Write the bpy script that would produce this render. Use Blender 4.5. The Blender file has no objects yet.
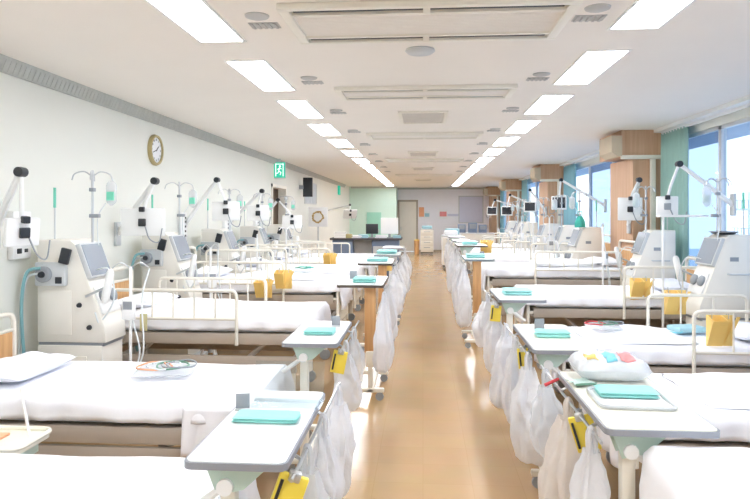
import bpy, bmesh, math, random
from mathutils import Vector, Matrix, noise

random.seed(7)
PI = math.pi
COL = bpy.context.scene.collection
F, CXP, HY, CAMZ, YAW = 635.0, 375.0, 214.0, 1.65, math.atan(48 / 635.0)
CS, SN = math.cos(YAW), math.sin(YAW)


def at(px, py, d):
    """photo pixel + distance along the optical axis (metres) -> point in the room"""
    rt = (px - CXP) / F * d
    return Vector((CS * rt - SN * d, SN * rt + CS * d, CAMZ - (py - HY) / F * d))


def lin(c):
    return tuple(((v / 255.0) / 12.92 if v / 255.0 <= 0.04045 else ((v / 255.0 + 0.055) / 1.055) ** 2.4) for v in c)


# ------------------------------------------------------------------ materials
MATS = {}


def mat(name, rgb, rough=0.5, metal=0.0, var=0.0, vscale=6.0, bump=0.0, bscale=40.0, spec=0.5, alpha=1.0, trans=0.0, stretch=(1, 1, 1), rgb2=None):
    if name in MATS:
        return MATS[name]
    m = bpy.data.materials.new(name)
    m.use_nodes = True
    nt = m.node_tree
    b = nt.nodes['Principled BSDF']
    c = lin(rgb)
    b.inputs['Base Color'].default_value = (*c, 1)
    b.inputs['Roughness'].default_value = rough
    b.inputs['Metallic'].default_value = metal
    b.inputs['Specular IOR Level'].default_value = spec
    b.inputs['Alpha'].default_value = alpha
    b.inputs['Transmission Weight'].default_value = trans
    tc = nt.nodes.new('ShaderNodeTexCoord')
    mp = nt.nodes.new('ShaderNodeMapping')
    mp.inputs['Scale'].default_value = stretch
    nt.links.new(tc.outputs['Object'], mp.inputs['Vector'])
    n = nt.nodes.new('ShaderNodeTexNoise')
    n.inputs['Scale'].default_value = vscale
    n.inputs['Detail'].default_value = 4
    nt.links.new(mp.outputs['Vector'], n.inputs['Vector'])
    r = nt.nodes.new('ShaderNodeValToRGB')
    c2 = lin(rgb2) if rgb2 else tuple(v * (1 - var) for v in c)
    r.color_ramp.elements[0].position = 0.3
    r.color_ramp.elements[1].position = 0.7
    r.color_ramp.elements[0].color = (*c2, 1)
    r.color_ramp.elements[1].color = (*c, 1)
    nt.links.new(n.outputs['Fac'], r.inputs['Fac'])
    nt.links.new(r.outputs['Color'], b.inputs['Base Color'])
    if bump:
        n2 = nt.nodes.new('ShaderNodeTexNoise')
        n2.inputs['Scale'].default_value = bscale
        n2.inputs['Detail'].default_value = 3
        nt.links.new(mp.outputs['Vector'], n2.inputs['Vector'])
        bp = nt.nodes.new('ShaderNodeBump')
        bp.inputs['Strength'].default_value = bump
        bp.inputs['Distance'].default_value = 0.01
        nt.links.new(n2.outputs['Fac'], bp.inputs['Height'])
        nt.links.new(bp.outputs['Normal'], b.inputs['Normal'])
    MATS[name] = m
    return m


def glow(name, rgb, strength):
    m = bpy.data.materials.new(name)
    m.use_nodes = True
    nt = m.node_tree
    b = nt.nodes['Principled BSDF']
    b.inputs['Base Color'].default_value = (*lin(rgb), 1)
    b.inputs['Emission Color'].default_value = (*lin(rgb), 1)
    b.inputs['Emission Strength'].default_value = strength
    MATS[name] = m
    return m


def glass(name, rgb, gloss=0.08):
    m = bpy.data.materials.new(name)
    m.use_nodes = True
    nt = m.node_tree
    nt.nodes.clear()
    o = nt.nodes.new('ShaderNodeOutputMaterial')
    t = nt.nodes.new('ShaderNodeBsdfTransparent')
    g = nt.nodes.new('ShaderNodeBsdfGlossy')
    mx = nt.nodes.new('ShaderNodeMixShader')
    t.inputs['Color'].default_value = (*lin(rgb), 1)
    g.inputs['Roughness'].default_value = 0.05
    mx.inputs['Fac'].default_value = gloss
    nt.links.new(t.outputs[0], mx.inputs[1])
    nt.links.new(g.outputs[0], mx.inputs[2])
    nt.links.new(mx.outputs[0], o.inputs['Surface'])
    MATS[name] = m
    return m


def plastic_film(name, rgb, see):
    """thin poly bag: diffuse + translucent with some see-through"""
    m = bpy.data.materials.new(name)
    m.use_nodes = True
    nt = m.node_tree
    nt.nodes.clear()
    o = nt.nodes.new('ShaderNodeOutputMaterial')
    d = nt.nodes.new('ShaderNodeBsdfDiffuse')
    tl = nt.nodes.new('ShaderNodeBsdfTranslucent')
    tr = nt.nodes.new('ShaderNodeBsdfTransparent')
    gl = nt.nodes.new('ShaderNodeBsdfGlossy')
    gl.inputs['Roughness'].default_value = 0.25
    d.inputs['Color'].default_value = (*lin(rgb), 1)
    tl.inputs['Color'].default_value = (*lin(rgb), 1)
    tc = nt.nodes.new('ShaderNodeTexCoord')
    n = nt.nodes.new('ShaderNodeTexNoise')
    n.inputs['Scale'].default_value = 14
    n.inputs['Detail'].default_value = 3
    bp = nt.nodes.new('ShaderNodeBump')
    bp.inputs['Strength'].default_value = 0.6
    bp.inputs['Distance'].default_value = 0.02
    nt.links.new(tc.outputs['Object'], n.inputs['Vector'])
    nt.links.new(n.outputs['Fac'], bp.inputs['Height'])
    for s in (d, gl, tl):
        nt.links.new(bp.outputs['Normal'], s.inputs['Normal'])
    a = nt.nodes.new('ShaderNodeMixShader'); a.inputs[0].default_value = 0.4
    b = nt.nodes.new('ShaderNodeMixShader'); b.inputs[0].default_value = see
    c = nt.nodes.new('ShaderNodeMixShader'); c.inputs[0].default_value = 0.06
    nt.links.new(d.outputs[0], a.inputs[1]); nt.links.new(tl.outputs[0], a.inputs[2])
    nt.links.new(a.outputs[0], b.inputs[1]); nt.links.new(tr.outputs[0], b.inputs[2])
    nt.links.new(b.outputs[0], c.inputs[1]); nt.links.new(gl.outputs[0], c.inputs[2])
    nt.links.new(c.outputs[0], o.inputs['Surface'])
    MATS[name] = m
    return m


WALL = mat('wall_paint', (230, 231, 223), 0.8, var=0.02, vscale=1.5, bump=0.05, bscale=120)
CEIL = mat('ceiling_board', (243, 238, 231), 0.85, var=0.02, vscale=2.0, bump=0.05, bscale=200)
GREENWALL = mat('mint_wall_paint', (208, 232, 220), 0.8, var=0.03)
MINTDOOR = mat('mint_door_paint', (158, 216, 196), 0.6, var=0.04)
CROWN = mat('grey_cornice', (196, 199, 194), 0.7, var=0.12, vscale=30, stretch=(1, 1, 0.2))
CREAM = mat('cream_enamel', (238, 234, 222), 0.35, var=0.03)
DOORM = mat('beige_door', (240, 234, 224), 0.5, var=0.03)
TAUPE = mat('taupe_frame', (186, 174, 160), 0.5, var=0.08, vscale=8, stretch=(0.3, 1, 3))
DARK = mat('dark_underside', (96, 86, 78), 0.7, var=0.1)
SHEET = mat('white_cotton_sheet', (246, 247, 252), 0.9, var=0.015, vscale=4, bump=0.12, bscale=18, spec=0.2)
PILLOWM = mat('white_pillow_cotton', (242, 244, 250), 0.9, var=0.02, bump=0.15, bscale=14, spec=0.2)
BLANKET = mat('white_blanket', (248, 248, 250), 0.95, var=0.02, bump=0.25, bscale=25, spec=0.2)
TABLETOP = mat('white_laminate', (240, 242, 240), 0.25, var=0.01)
CREAMTOP = mat('cream_laminate', (238, 236, 222), 0.25, var=0.02)
EDGE = mat('grey_edge_band', (146, 150, 158), 0.5, var=0.03)
DARKEDGE = mat('brown_edge_band', (92, 82, 74), 0.5, var=0.05)
SLATEEDGE = mat('slate_edge_band', (128, 142, 148), 0.5, var=0.05)
STEEL = mat('brushed_steel', (205, 208, 210), 0.3, metal=0.8, var=0.05)
WPLASTIC = mat('white_plastic', (240, 241, 240), 0.35, var=0.02)
GPLASTIC = mat('light_grey_plastic', (200, 204, 206), 0.4, var=0.03)
MGREY = mat('mid_grey_plastic', (150, 156, 162), 0.45, var=0.05)
BPLASTIC = mat('black_plastic', (42, 46, 52), 0.4, var=0.1)
SCREEN = mat('grey_touch_screen', (150, 158, 168), 0.2, var=0.05, vscale=3)
BLACKSCREEN = mat('dark_screen', (34, 38, 46), 0.15, var=0.1)
BEIGE = mat('beige_console_panel', (236, 233, 224), 0.45, var=0.03)
GREENPLASTIC = mat('pale_green_plastic', (190, 212, 202), 0.4, var=0.05)
TEALTUBE = mat('teal_tubing', (128, 178, 184), 0.3, var=0.05)
CLEARTUBE = mat('clear_tubing', (226, 232, 234), 0.2, var=0.03)
TEAL = mat('mint_pad_cloth', (160, 222, 216), 0.8, var=0.06, vscale=10, bump=0.2, bscale=60, spec=0.2)
PALETEAL = mat('pale_mint_pad_cloth', (176, 228, 226), 0.8, var=0.06, vscale=10, bump=0.2, bscale=60, spec=0.2)
DEEPTEAL = mat('deep_teal_cloth', (78, 186, 170), 0.8, var=0.15, bump=0.3, bscale=20, spec=0.2)
YELLOW = mat('yellow_plastic', (250, 214, 126), 0.5, var=0.05)
BRIGHTYELLOW = mat('bright_yellow_binder', (246, 222, 84), 0.45, var=0.05)
WOOD = mat('wood_board', (222, 176, 122), 0.5, rgb2=(200, 150, 98), vscale=5, stretch=(6, 6, 0.5))
PILLARWOOD = mat('pillar_wood', (212, 176, 146), 0.6, rgb2=(196, 156, 124), vscale=4, stretch=(7, 7, 0.35), bump=0.1)
PILLARLIGHT = mat('beige_soffit_board', (206, 192, 168), 0.7, var=0.05)
CURTAIN = mat('green_curtain_cloth', (166, 202, 194), 0.9, var=0.1, vscale=5, stretch=(4, 4, 0.4), spec=0.2)
BLUECURTAIN = mat('blue_curtain_cloth', (148, 196, 210), 0.9, var=0.1, vscale=5, stretch=(4, 4, 0.4), spec=0.2)
ALU = mat('window_aluminium', (214, 218, 222), 0.4, metal=0.2, var=0.03)
NAVY = mat('blue_grey_desk_panel', (112, 128, 152), 0.5, var=0.06)
DESKTOP = mat('dark_desk_edge', (84, 82, 88), 0.5, var=0.06)
PAPER = mat('paper', (240, 242, 244), 0.8, var=0.03)
BLUEPAPER = mat('blue_paper', (170, 212, 222), 0.8, var=0.05)
PINKPRINT = mat('pink_print', (240, 150, 150), 0.6, var=0.1)
AQUAPRINT = mat('aqua_print', (130, 210, 226), 0.6, var=0.1)
RED = mat('red_plastic', (200, 60, 66), 0.4, var=0.05)
ORANGE = mat('orange_tubing', (238, 172, 130), 0.4, var=0.06)
DKGREEN = mat('dark_green_plastic', (104, 150, 128), 0.5, var=0.1)
GOLD = mat('tan_gilt', (184, 168, 120), 0.5, var=0.1)
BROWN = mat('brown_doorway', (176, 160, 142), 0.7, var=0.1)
LAV = mat('lavender_board', (214, 216, 234), 0.5, var=0.03)
EXTWALL = mat('exterior_white_tile', (226, 228, 230), 0.7, var=0.05)
EXTSLAB = mat('exterior_eave', (176, 186, 202), 0.8, var=0.05)
EXTGROUND = mat('exterior_ground', (220, 222, 220), 0.9, var=0.15)
GREENSIGN = glow('exit_sign_green', (34, 176, 146), 0.35)
SIGNWHITE = glow('exit_sign_white', (235, 255, 245), 0.5)
GREENLED = mat('green_indicator', (120, 214, 186), 0.4, var=.1)
LIGHTPANEL = glow('fluorescent_diffuser', (246, 249, 255), 10.6)
GLASS = glass('window_glass', (236, 242, 248), 0.06)
BLUEGLASS = glass('tinted_window_glass', (206, 216, 227), 0.10)
ACRYLIC = glass('clear_acrylic', (244, 248, 250), 0.07)
BAG = plastic_film('white_poly_bag', (246, 247, 250), 0.12)
CLEARBAG = plastic_film('clear_poly_bag', (240, 244, 248), 0.45)
CREAMBAG = plastic_film('cream_poly_bag', (248, 242, 236), 0.1)


def floor_mat():
    m = bpy.data.materials.new('vinyl_floor')
    m.use_nodes = True
    nt = m.node_tree
    b = nt.nodes['Principled BSDF']
    tc = nt.nodes.new('ShaderNodeTexCoord')
    br = nt.nodes.new('ShaderNodeTexBrick')
    br.offset = 0.0
    br.inputs['Scale'].default_value = 1.0
    br.inputs['Brick Width'].default_value = 0.3
    br.inputs['Row Height'].default_value = 0.3
    br.inputs['Mortar Size'].default_value = 0.002
    br.inputs['Color1'].default_value = (*lin((198, 164, 122)), 1)
    br.inputs['Color2'].default_value = (*lin((195, 161, 119)), 1)
    br.inputs['Mortar'].default_value = (*lin((190, 155, 113)), 1)
    nt.links.new(tc.outputs['Object'], br.inputs['Vector'])
    n = nt.nodes.new('ShaderNodeTexNoise')
    n.inputs['Scale'].default_value = 3
    n.inputs['Detail'].default_value = 6
    nt.links.new(tc.outputs['Object'], n.inputs['Vector'])
    mx = nt.nodes.new('ShaderNodeMixRGB')
    mx.blend_type = 'MULTIPLY'
    mx.inputs['Fac'].default_value = 0.18
    nt.links.new(br.outputs['Color'], mx.inputs['Color1'])
    nt.links.new(n.outputs['Color'], mx.inputs['Color2'])
    nt.links.new(mx.outputs['Color'], b.inputs['Base Color'])
    mr = nt.nodes.new('ShaderNodeMapRange')
    mr.inputs['To Min'].default_value = 0.13
    mr.inputs['To Max'].default_value = 0.24
    nt.links.new(n.outputs['Fac'], mr.inputs['Value'])
    nt.links.new(mr.outputs['Result'], b.inputs['Roughness'])
    n3 = nt.nodes.new('ShaderNodeTexNoise')
    n3.inputs['Scale'].default_value = 5
    nt.links.new(tc.outputs['Object'], n3.inputs['Vector'])
    bp = nt.nodes.new('ShaderNodeBump')
    bp.inputs['Strength'].default_value = 0.035
    bp.inputs['Distance'].default_value = 0.01
    nt.links.new(n3.outputs['Fac'], bp.inputs['Height'])
    nt.links.new(bp.outputs['Normal'], b.inputs['Normal'])
    return m


# ------------------------------------------------------------------ mesh helpers
class MB:
    def __init__(self):
        self.bm = bmesh.new()

    def box(self, x0, y0, z0, x1, y1, z1, bev=0.0, seg=2, M=None):
        ret = bmesh.ops.create_cube(self.bm, size=1.0)
        vs = ret['verts']
        for v in vs:
            v.co = Vector(((x0 + x1) / 2 + v.co.x * (x1 - x0), (y0 + y1) / 2 + v.co.y * (y1 - y0), (z0 + z1) / 2 + v.co.z * (z1 - z0)))
        if bev:
            es = list({e for v in vs for e in v.link_edges})
            r = bmesh.ops.bevel(self.bm, geom=es, offset=bev, segments=seg, profile=0.5, affect='EDGES')
            vs = list({v for f in r['faces'] for v in f.verts} | {v for v in vs if v.is_valid})
        if M is not None:
            bmesh.ops.transform(self.bm, matrix=M, verts=vs)
        return self

    def cbox(self, c, s, bev=0.0, M=None, seg=2):
        return self.box(c[0] - s[0] / 2, c[1] - s[1] / 2, c[2] - s[2] / 2, c[0] + s[0] / 2, c[1] + s[1] / 2, c[2] + s[2] / 2, bev, seg, M)

    def tube(self, pts, r, n=8, closed=False, M=None):
        P = [Vector(p) for p in pts]
        if M is not None:
            P = [M @ p for p in P]
        N = len(P)
        rings = []
        ref = None
        for i in range(N):
            if closed:
                t = P[(i + 1) % N] - P[i - 1]
            else:
                t = P[min(i + 1, N - 1)] - P[max(i - 1, 0)]
            if t.length < 1e-9:
                t = Vector((0, 0, 1))
            t.normalize()
            if ref is None:
                ref = Vector((0, 0, 1)) if abs(t.z) < 0.9 else Vector((1, 0, 0))
                a = t.cross(ref).normalized()
            else:
                a = a - t * a.dot(t)
                a = a.normalized() if a.length > 1e-6 else t.orthogonal().normalized()
            b = t.cross(a)
            rr = r[i] if isinstance(r, (list, tuple)) else r
            rings.append([self.bm.verts.new(P[i] + (a * math.cos(2 * PI * k / n) + b * math.sin(2 * PI * k / n)) * rr) for k in range(n)])
        for i in range(N if closed else N - 1):
            A, B = rings[i], rings[(i + 1) % N]
            for k in range(n):
                self.bm.faces.new((A[k], A[(k + 1) % n], B[(k + 1) % n], B[k]))
        if not closed:
            self.bm.faces.new(rings[0][::-1])
            self.bm.faces.new(rings[-1])
        return self

    def lathe(self, prof, n=20, M=None):
        rings = []
        for r, z in prof:
            rings.append([self.bm.verts.new(((M or Matrix()) @ Vector((max(r, 1e-4) * math.cos(2 * PI * k / n), max(r, 1e-4) * math.sin(2 * PI * k / n), z)))) for k in range(n)])
        for A, B in zip(rings, rings[1:]):
            for k in range(n):
                self.bm.faces.new((A[k], A[(k + 1) % n], B[(k + 1) % n], B[k]))
        self.bm.faces.new(rings[0][::-1])
        self.bm.faces.new(rings[-1])
        return self

    def prism(self, poly, a, b, axis='y', bev=0.0, M=None):
        def p3(u, v, w):
            return {'y': (u, w, v), 'x': (w, u, v), 'z': (u, v, w)}[axis]
        A = [self.bm.verts.new(p3(u, v, a)) for u, v in poly]
        B = [self.bm.verts.new(p3(u, v, b)) for u, v in poly]
        n = len(poly)
        fs = [self.bm.faces.new(A), self.bm.faces.new(B[::-1])]
        for k in range(n):
            fs.append(self.bm.faces.new((A[k], B[k], B[(k + 1) % n], A[(k + 1) % n])))
        vs = A + B
        if bev:
            es = list({e for v in vs for e in v.link_edges})
            r = bmesh.ops.bevel(self.bm, geom=es, offset=bev, segments=2, profile=0.5, affect='EDGES')
            vs = list({v for f in r['faces'] for v in f.verts} | {v for v in vs if v.is_valid})
        if M is not None:
            bmesh.ops.transform(self.bm, matrix=M, verts=vs)
        return self

    def grid(self, fn, nu, nv, wrap=False):
        vs = [[self.bm.verts.new(fn(i / nu, j / nv)) for j in range(nv + (0 if wrap else 1))] for i in range(nu + 1)]
        w = nv if wrap else nv + 1
        for i in range(nu):
            for j in range(nv):
                self.bm.faces.new((vs[i][j], vs[i + 1][j], vs[i + 1][(j + 1) % w], vs[i][(j + 1) % w]))
        return vs

    def build(self, name, m, parent=None, smooth=True, solid=0.0, sub=0):
        bmesh.ops.recalc_face_normals(self.bm, faces=self.bm.faces[:])
        me = bpy.data.meshes.new(name)
        self.bm.to_mesh(me)
        self.bm.free()
        me.materials.append(m)
        if smooth:
            for p in me.polygons:
                p.use_smooth = True
            try:
                me.set_sharp_from_angle(angle=math.radians(38))
            except Exception:
                pass
        o = bpy.data.objects.new(name, me)
        COL.objects.link(o)
        if parent:
            o.parent = parent
        if solid:
            s = o.modifiers.new('thickness', 'SOLIDIFY')
            s.thickness = solid
            s.offset = 0
        if sub:
            s = o.modifiers.new('smooth', 'SUBSURF')
            s.levels = s.render_levels = sub
        return o


def rrect(x0, y0, x1, y1, r, n=5):
    pts = []
    for cx, cy, a0 in ((x1 - r, y1 - r, 0), (x0 + r, y1 - r, 90), (x0 + r, y0 + r, 180), (x1 - r, y0 + r, 270)):
        for k in range(n + 1):
            a = math.radians(a0 + 90 * k / n)
            pts.append((cx + r * math.cos(a), cy + r * math.sin(a)))
    return pts


def arc_path(pts, r=0.05, n=4):
    """polyline with rounded corners"""
    P = [Vector(p) for p in pts]
    out = [P[0]]
    for i in range(1, len(P) - 1):
        a, b, c = P[i - 1], P[i], P[i + 1]
        u, v = (a - b), (c - b)
        rr = min(r, u.length * 0.45, v.length * 0.45)
        u.normalize(); v.normalize()
        for k in range(n + 1):
            t = k / n
            p0, p2 = b + u * rr, b + v * rr
            out.append(p0 * (1 - t) ** 2 + b * 2 * t * (1 - t) + p2 * t ** 2)
    out.append(P[-1])
    return out


def curve_path(pts, n=6):
    """catmull-rom"""
    P = [Vector(p) for p in pts]
    Q = [P[0] * 2 - P[1]] + P + [P[-1] * 2 - P[-2]]
    out = []
    for i in range(1, len(Q) - 2):
        for k in range(n):
            t = k / n
            a, b, c, d = Q[i - 1], Q[i], Q[i + 1], Q[i + 2]
            out.append(0.5 * ((2 * b) + (c - a) * t + (2 * a - 5 * b + 4 * c - d) * t * t + (3 * b - a - 3 * c + d) * t ** 3))
    out.append(P[-1])
    return out


def tag(o, label, cat, group=None):
    o['label'] = label
    o['category'] = cat
    if group:
        o['group'] = group
    return o


def thing(name, label, cat, loc=(0, 0, 0), rz=0.0, group=None):
    o = bpy.data.objects.new(name, None)
    o.empty_display_size = 0.1
    COL.objects.link(o)
    o.location = loc
    o.rotation_euler = (0, 0, rz)
    return tag(o, label, cat, group)


def struct(o):
    o['kind'] = 'structure'
    return o


def dup(root, loc, rz, label, group=None):
    r = root.copy()
    COL.objects.link(r)
    r.location = loc
    r.rotation_euler = (0, 0, rz)
    r['label'] = label
    if group:
        r['group'] = group
    for ch in list(root.children):
        c = ch.copy()
        COL.objects.link(c)
        c.parent = r
        for g in ch.children:
            d = g.copy()
            COL.objects.link(d)
            d.parent = c
    return r


def text_mb(txt, size, M):
    cu = bpy.data.curves.new('lettering', 'FONT')
    cu.body = txt
    cu.size = size
    cu.align_x = 'CENTER'
    cu.align_y = 'CENTER'
    cu.extrude = 0.002
    o = bpy.data.objects.new('lettering', cu)
    me = bpy.data.meshes.new_from_object(o)
    me.transform(M)
    bpy.data.objects.remove(o)
    bpy.data.curves.remove(cu)
    return me


ORD = ['first', 'second', 'third', 'fourth', 'fifth', 'sixth', 'seventh', 'eighth', 'ninth', 'tenth', 'eleventh', 'twelfth', 'thirteenth', 'fourteenth', 'fifteenth', 'sixteenth', 'seventeenth', 'eighteenth']

XL, XR, YF, YB, H = -3.09, 3.36, -2.6, 28.0, 2.80

# ------------------------------------------------------------------ room shell
struct(MB().box(XL - 0.15, YF - 0.15, -0.1, XR + 0.15, YB + 0.15, 0).build('floor', floor_mat(), smooth=False))
struct(MB().box(XL - 0.15, YF - 0.15, H, XR + 0.15, YB + 0.15, H + 0.1).build('ceiling', CEIL, smooth=False))
DY0, DY1, DZ = 12.75, 14.1, 2.27     # doorway in the left wall
m = MB()
m.box(XL - 0.15, YF - 0.15, 0, XL, DY0, H)
m.box(XL - 0.15, DY1, 0, XL, YB + 0.15, H)
m.box(XL - 0.15, DY0, DZ, XL, DY1, H)
struct(m.build('wall_left', WALL, smooth=False))
# short passage behind the doorway
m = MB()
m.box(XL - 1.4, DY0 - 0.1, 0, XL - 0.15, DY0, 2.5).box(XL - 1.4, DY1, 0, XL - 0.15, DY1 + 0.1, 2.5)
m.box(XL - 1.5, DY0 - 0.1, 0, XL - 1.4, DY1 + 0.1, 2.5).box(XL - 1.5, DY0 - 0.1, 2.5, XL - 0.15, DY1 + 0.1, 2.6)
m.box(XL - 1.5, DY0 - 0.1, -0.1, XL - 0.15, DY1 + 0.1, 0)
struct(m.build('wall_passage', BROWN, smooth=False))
m = MB()
m.box(XL - 0.15, DY0, 0, XL + 0.03, DY0 + 0.06, DZ).box(XL - 0.15, DY1 - 0.06, 0, XL + 0.03, DY1, DZ).box(XL - 0.15, DY0, DZ - 0.06, XL + 0.03, DY1, DZ)
struct(m.build('trim_1', CREAM, smooth=False))
struct(MB().box(XL - 0.15, YF - 0.15, 0, XR + 0.15, YF, H).build('wall_front', WALL, smooth=False))
# back wall with door
BX0, BX1, BZ = -1.07, -0.27, 2.22
m = MB()
m.box(XL, YB, 0, BX0, YB + 0.15, H).box(BX1, YB, 0, XR, YB + 0.15, H).box(BX0, YB, BZ, BX1, YB + 0.15, H)
struct(m.build('wall_back', mat('brightened_lavender_white', (244, 244, 250), 0.8, var=.02), smooth=False))  # colour lightened beyond the side walls to make up for weak grazing light
d1 = struct(MB().box(BX0 + 0.03, YB + 0.03, 0.01, BX1 - 0.03, YB + 0.07, BZ - 0.03).build('door_1', DOORM, smooth=False))
MB().cbox((BX0 + 0.1, YB + 0.01, 1.0), (0.03, 0.05, 0.16), 0.008).build('door_handle', STEEL, d1)
m = MB()
m.box(BX0 - 0.05, YB - 0.02, 0, BX0 + 0.03, YB + 0.1, BZ + 0.03).box(BX1 - 0.03, YB - 0.02, 0, BX1 + 0.05, YB + 0.1, BZ + 0.03).box(BX0 - 0.05, YB - 0.02, BZ - 0.03, BX1 + 0.05, YB + 0.1, BZ + 0.05)
struct(m.build('trim_2', TAUPE, smooth=False))
# green partition at the far left
struct(MB().box(XL, 26.6, 0, -1.12, YB, H).build('wall_partition', GREENWALL, smooth=False))
d2 = struct(MB().box(-2.35, 26.56, 0.01, -1.75, 26.6, 1.72).build('door_2', MINTDOOR, smooth=False))
MB().cbox((-1.85, 26.54, 0.95), (0.03, 0.05, 0.14), 0.008).build('door_handle', STEEL, d2)
# cornices
m = MB().prism([(XL, H), (XL + 0.07, H), (XL + 0.07, H - 0.02), (XL + 0.03, H - 0.11), (XL, H - 0.11)], YF, DY0 + 12, axis='y')
for k in range(150):
    y = 2.6 + 0.06 * k
    m.prism([(XL + .068, H - .025), (XL + .073, H - .025), (XL + .039, H - .105), (XL + .034, H - .105)], y, y + .03, axis='y')
struct(m.build('trim_3', CROWN, smooth=False))
struct(MB().box(-1.12, YB - 0.04, H - 0.07, XR, YB, H).build('trim_4', CROWN, smooth=False))
struct(MB().box(XL + 0.07, 26.55, H - 0.07, -1.08, 26.6, H).build('trim_5', CROWN, smooth=False))
struct(MB().box(XL, YF, 0, XL + 0.012, DY0, 0.08).box(XL, DY1, 0, XL + 0.012, 26.6, 0.08).build('baseboard_left', TAUPE, smooth=False))
struct(MB().box(BX1 + 0.05, YB - 0.012, 0, XR, YB, 0.08).build('baseboard_back', TAUPE, smooth=False))

# right window wall: sill, lintel, piers
PIL = [(8.95, 10.0), (14.95, 16.0), (21.2, 22.2), (27.0, 28.0)]
bays = [(YF, 8.95), (10.0, 14.95), (16.0, 21.2), (22.2, 27.0)]
SILL, HEAD = 0.85, 2.66
m = MB()
m.box(XR, YF - 0.15, 0, XR + 0.15, YB + 0.15, SILL).box(XR, YF - 0.15, HEAD, XR + 0.15, YB + 0.15, H)
for a, b in PIL:
    m.box(XR, a, SILL, XR + 0.15, b, HEAD)
m.box(XR, YF - 0.15, SILL, XR + 0.15, YF, HEAD)
struct(m.build('wall_right', WALL, smooth=False))
wn = 0
for bi, (a, b) in enumerate(bays):
    if bi == 0:
        divs = [YF, 0.2, 2.4, 4.0, 5.75, 7.55, b]
    else:
        n = 3
        divs = [a + (b - a) * k / n for k in range(n + 1)]
    for k in range(len(divs) - 1):
        wn += 1
        y0, y1 = divs[k], divs[k + 1]
        m = MB()
        t = 0.035
        m.box(XR + 0.03, y0, SILL, XR + 0.09, y0 + t, HEAD).box(XR + 0.03, y1 - t, SILL, XR + 0.09, y1, HEAD)
        m.box(XR + 0.03, y0, SILL, XR + 0.09, y1, SILL + 0.05).box(XR + 0.03, y0, HEAD - 0.04, XR + 0.09, y1, HEAD)
        w = struct(m.build('window_%d' % wn, ALU, smooth=False))
        MB().box(XR + 0.055, y0 + t, SILL + 0.05, XR + 0.063, y1 - t, HEAD - 0.04).build('pane', BLUEGLASS if k % 2 == (1 if bi else 1) else GLASS, w, smooth=False)
struct(MB().box(XR - 0.1, YF, SILL - 0.03, XR + 0.03, 8.95, SILL).build('trim_6', WPLASTIC, smooth=False))
# curtain rail boxes under the ceiling
m = MB()
for a, b in bays:
    m.box(XR - 0.22, a, H - 0.045, XR, b, H)
    m.box(XR - 0.12, a, H - 0.075, XR - 0.10, b, H - 0.045)
struct(m.build('trim_7', WPLASTIC, smooth=False))
# pillars, each with a wood cladding, upper beam box and a white pipe frame
for i, (a, b) in enumerate(PIL):
    x0 = 2.87
    p = struct(MB().box(x0, a, 0, XR, b, 2.42).build('wall_pillar_%d' % (i + 1), PILLARWOOD, smooth=False))
    m = MB().box(x0 - 0.16, a - 0.02, 2.45, XR, b, H)
    m.build('beam_box', PILLARWOOD, p, smooth=False)
    m = MB().prism([(x0 - 0.30, 2.50), (x0 - 0.22, 2.44), (x0 - 0.16, 2.44), (x0 - 0.16, 2.72), (x0 - 0.30, 2.72)], a - 0.06, a + 0.55, axis='y')
    m.build('soffit_board', PILLARLIGHT, p, smooth=False)
    m = MB().box(x0 - 0.17, a - 0.05, 2.40, XR - 0.02, a - 0.005, 2.455, 0.008)
    m.box(XR - 0.27, a - 0.05, 0.05, XR - 0.20, a - 0.005, 2.41, 0.008)
    m.build('pipe_cover', CREAM, p)
# ------------------------------------------------------------------ outside the windows
struct(MB().box(XR + 0.15, YF - 4, 2.85, 4.95, YB + 10, 3.0).build('exterior_eave', EXTSLAB, smooth=False))
struct(MB().box(XR + 0.15, YF - 30, -3.2, 90, YB + 60, -3.0).build('exterior_ground', EXTGROUND, smooth=False))
bd = thing('apartment_building', 'white building with balcony railings seen through the right window', 'building', (30, 40, -3))
m = MB().box(-6, -5, 0, 4, 9, 6.3)
m.build('wall', EXTWALL, bd, smooth=False)
for k in range(3):
    m = MB().box(-7.2, -5, 2.0 * k + 0.9, -6, 9, 2.0 * k + 1.05)
    for q in range(28):
        m.box(-7.2, -5 + 0.5 * q, 2.0 * k + 1.05, -7.15, -4.93 + 0.5 * q, 2.0 * k + 1.6)
    m.box(-7.22, -5, 2.0 * k + 1.6, -7.13, 9, 2.0 * k + 1.68)
    m.build('balcony', GPLASTIC, bd, smooth=False)

# curtains
for i, (a, b) in enumerate(bays):
    y0, y1 = b - 0.85, b - 0.02
    if i > 0:
        y0 = b - 1.1

    def cf(u, v, y0=y0, y1=y1):
        y = y0 + (y1 - y0) * u
        return Vector((XR - 0.11 + 0.035 * math.sin(u * 2 * PI * 9) * (0.6 + 0.4 * v) + 0.008 * noise.noise(Vector((y * 3, v * 2, i))), y, 2.74 - (2.74 - 0.45) * v))
    m = MB()
    m.grid(cf, 108, 10)
    o = m.build('window_curtain', CURTAIN if i == 0 else BLUECURTAIN, solid=0.004)
    tag(o, ['green curtain gathered beside the nearest wooden pillar at the big window', 'pale blue curtain gathered beside the second wooden pillar', 'pale blue curtain gathered beside the third wooden pillar', 'pale blue curtain by the back wall pillar, farthest of all'][i], 'curtain', 'curtains at the windows')

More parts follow.
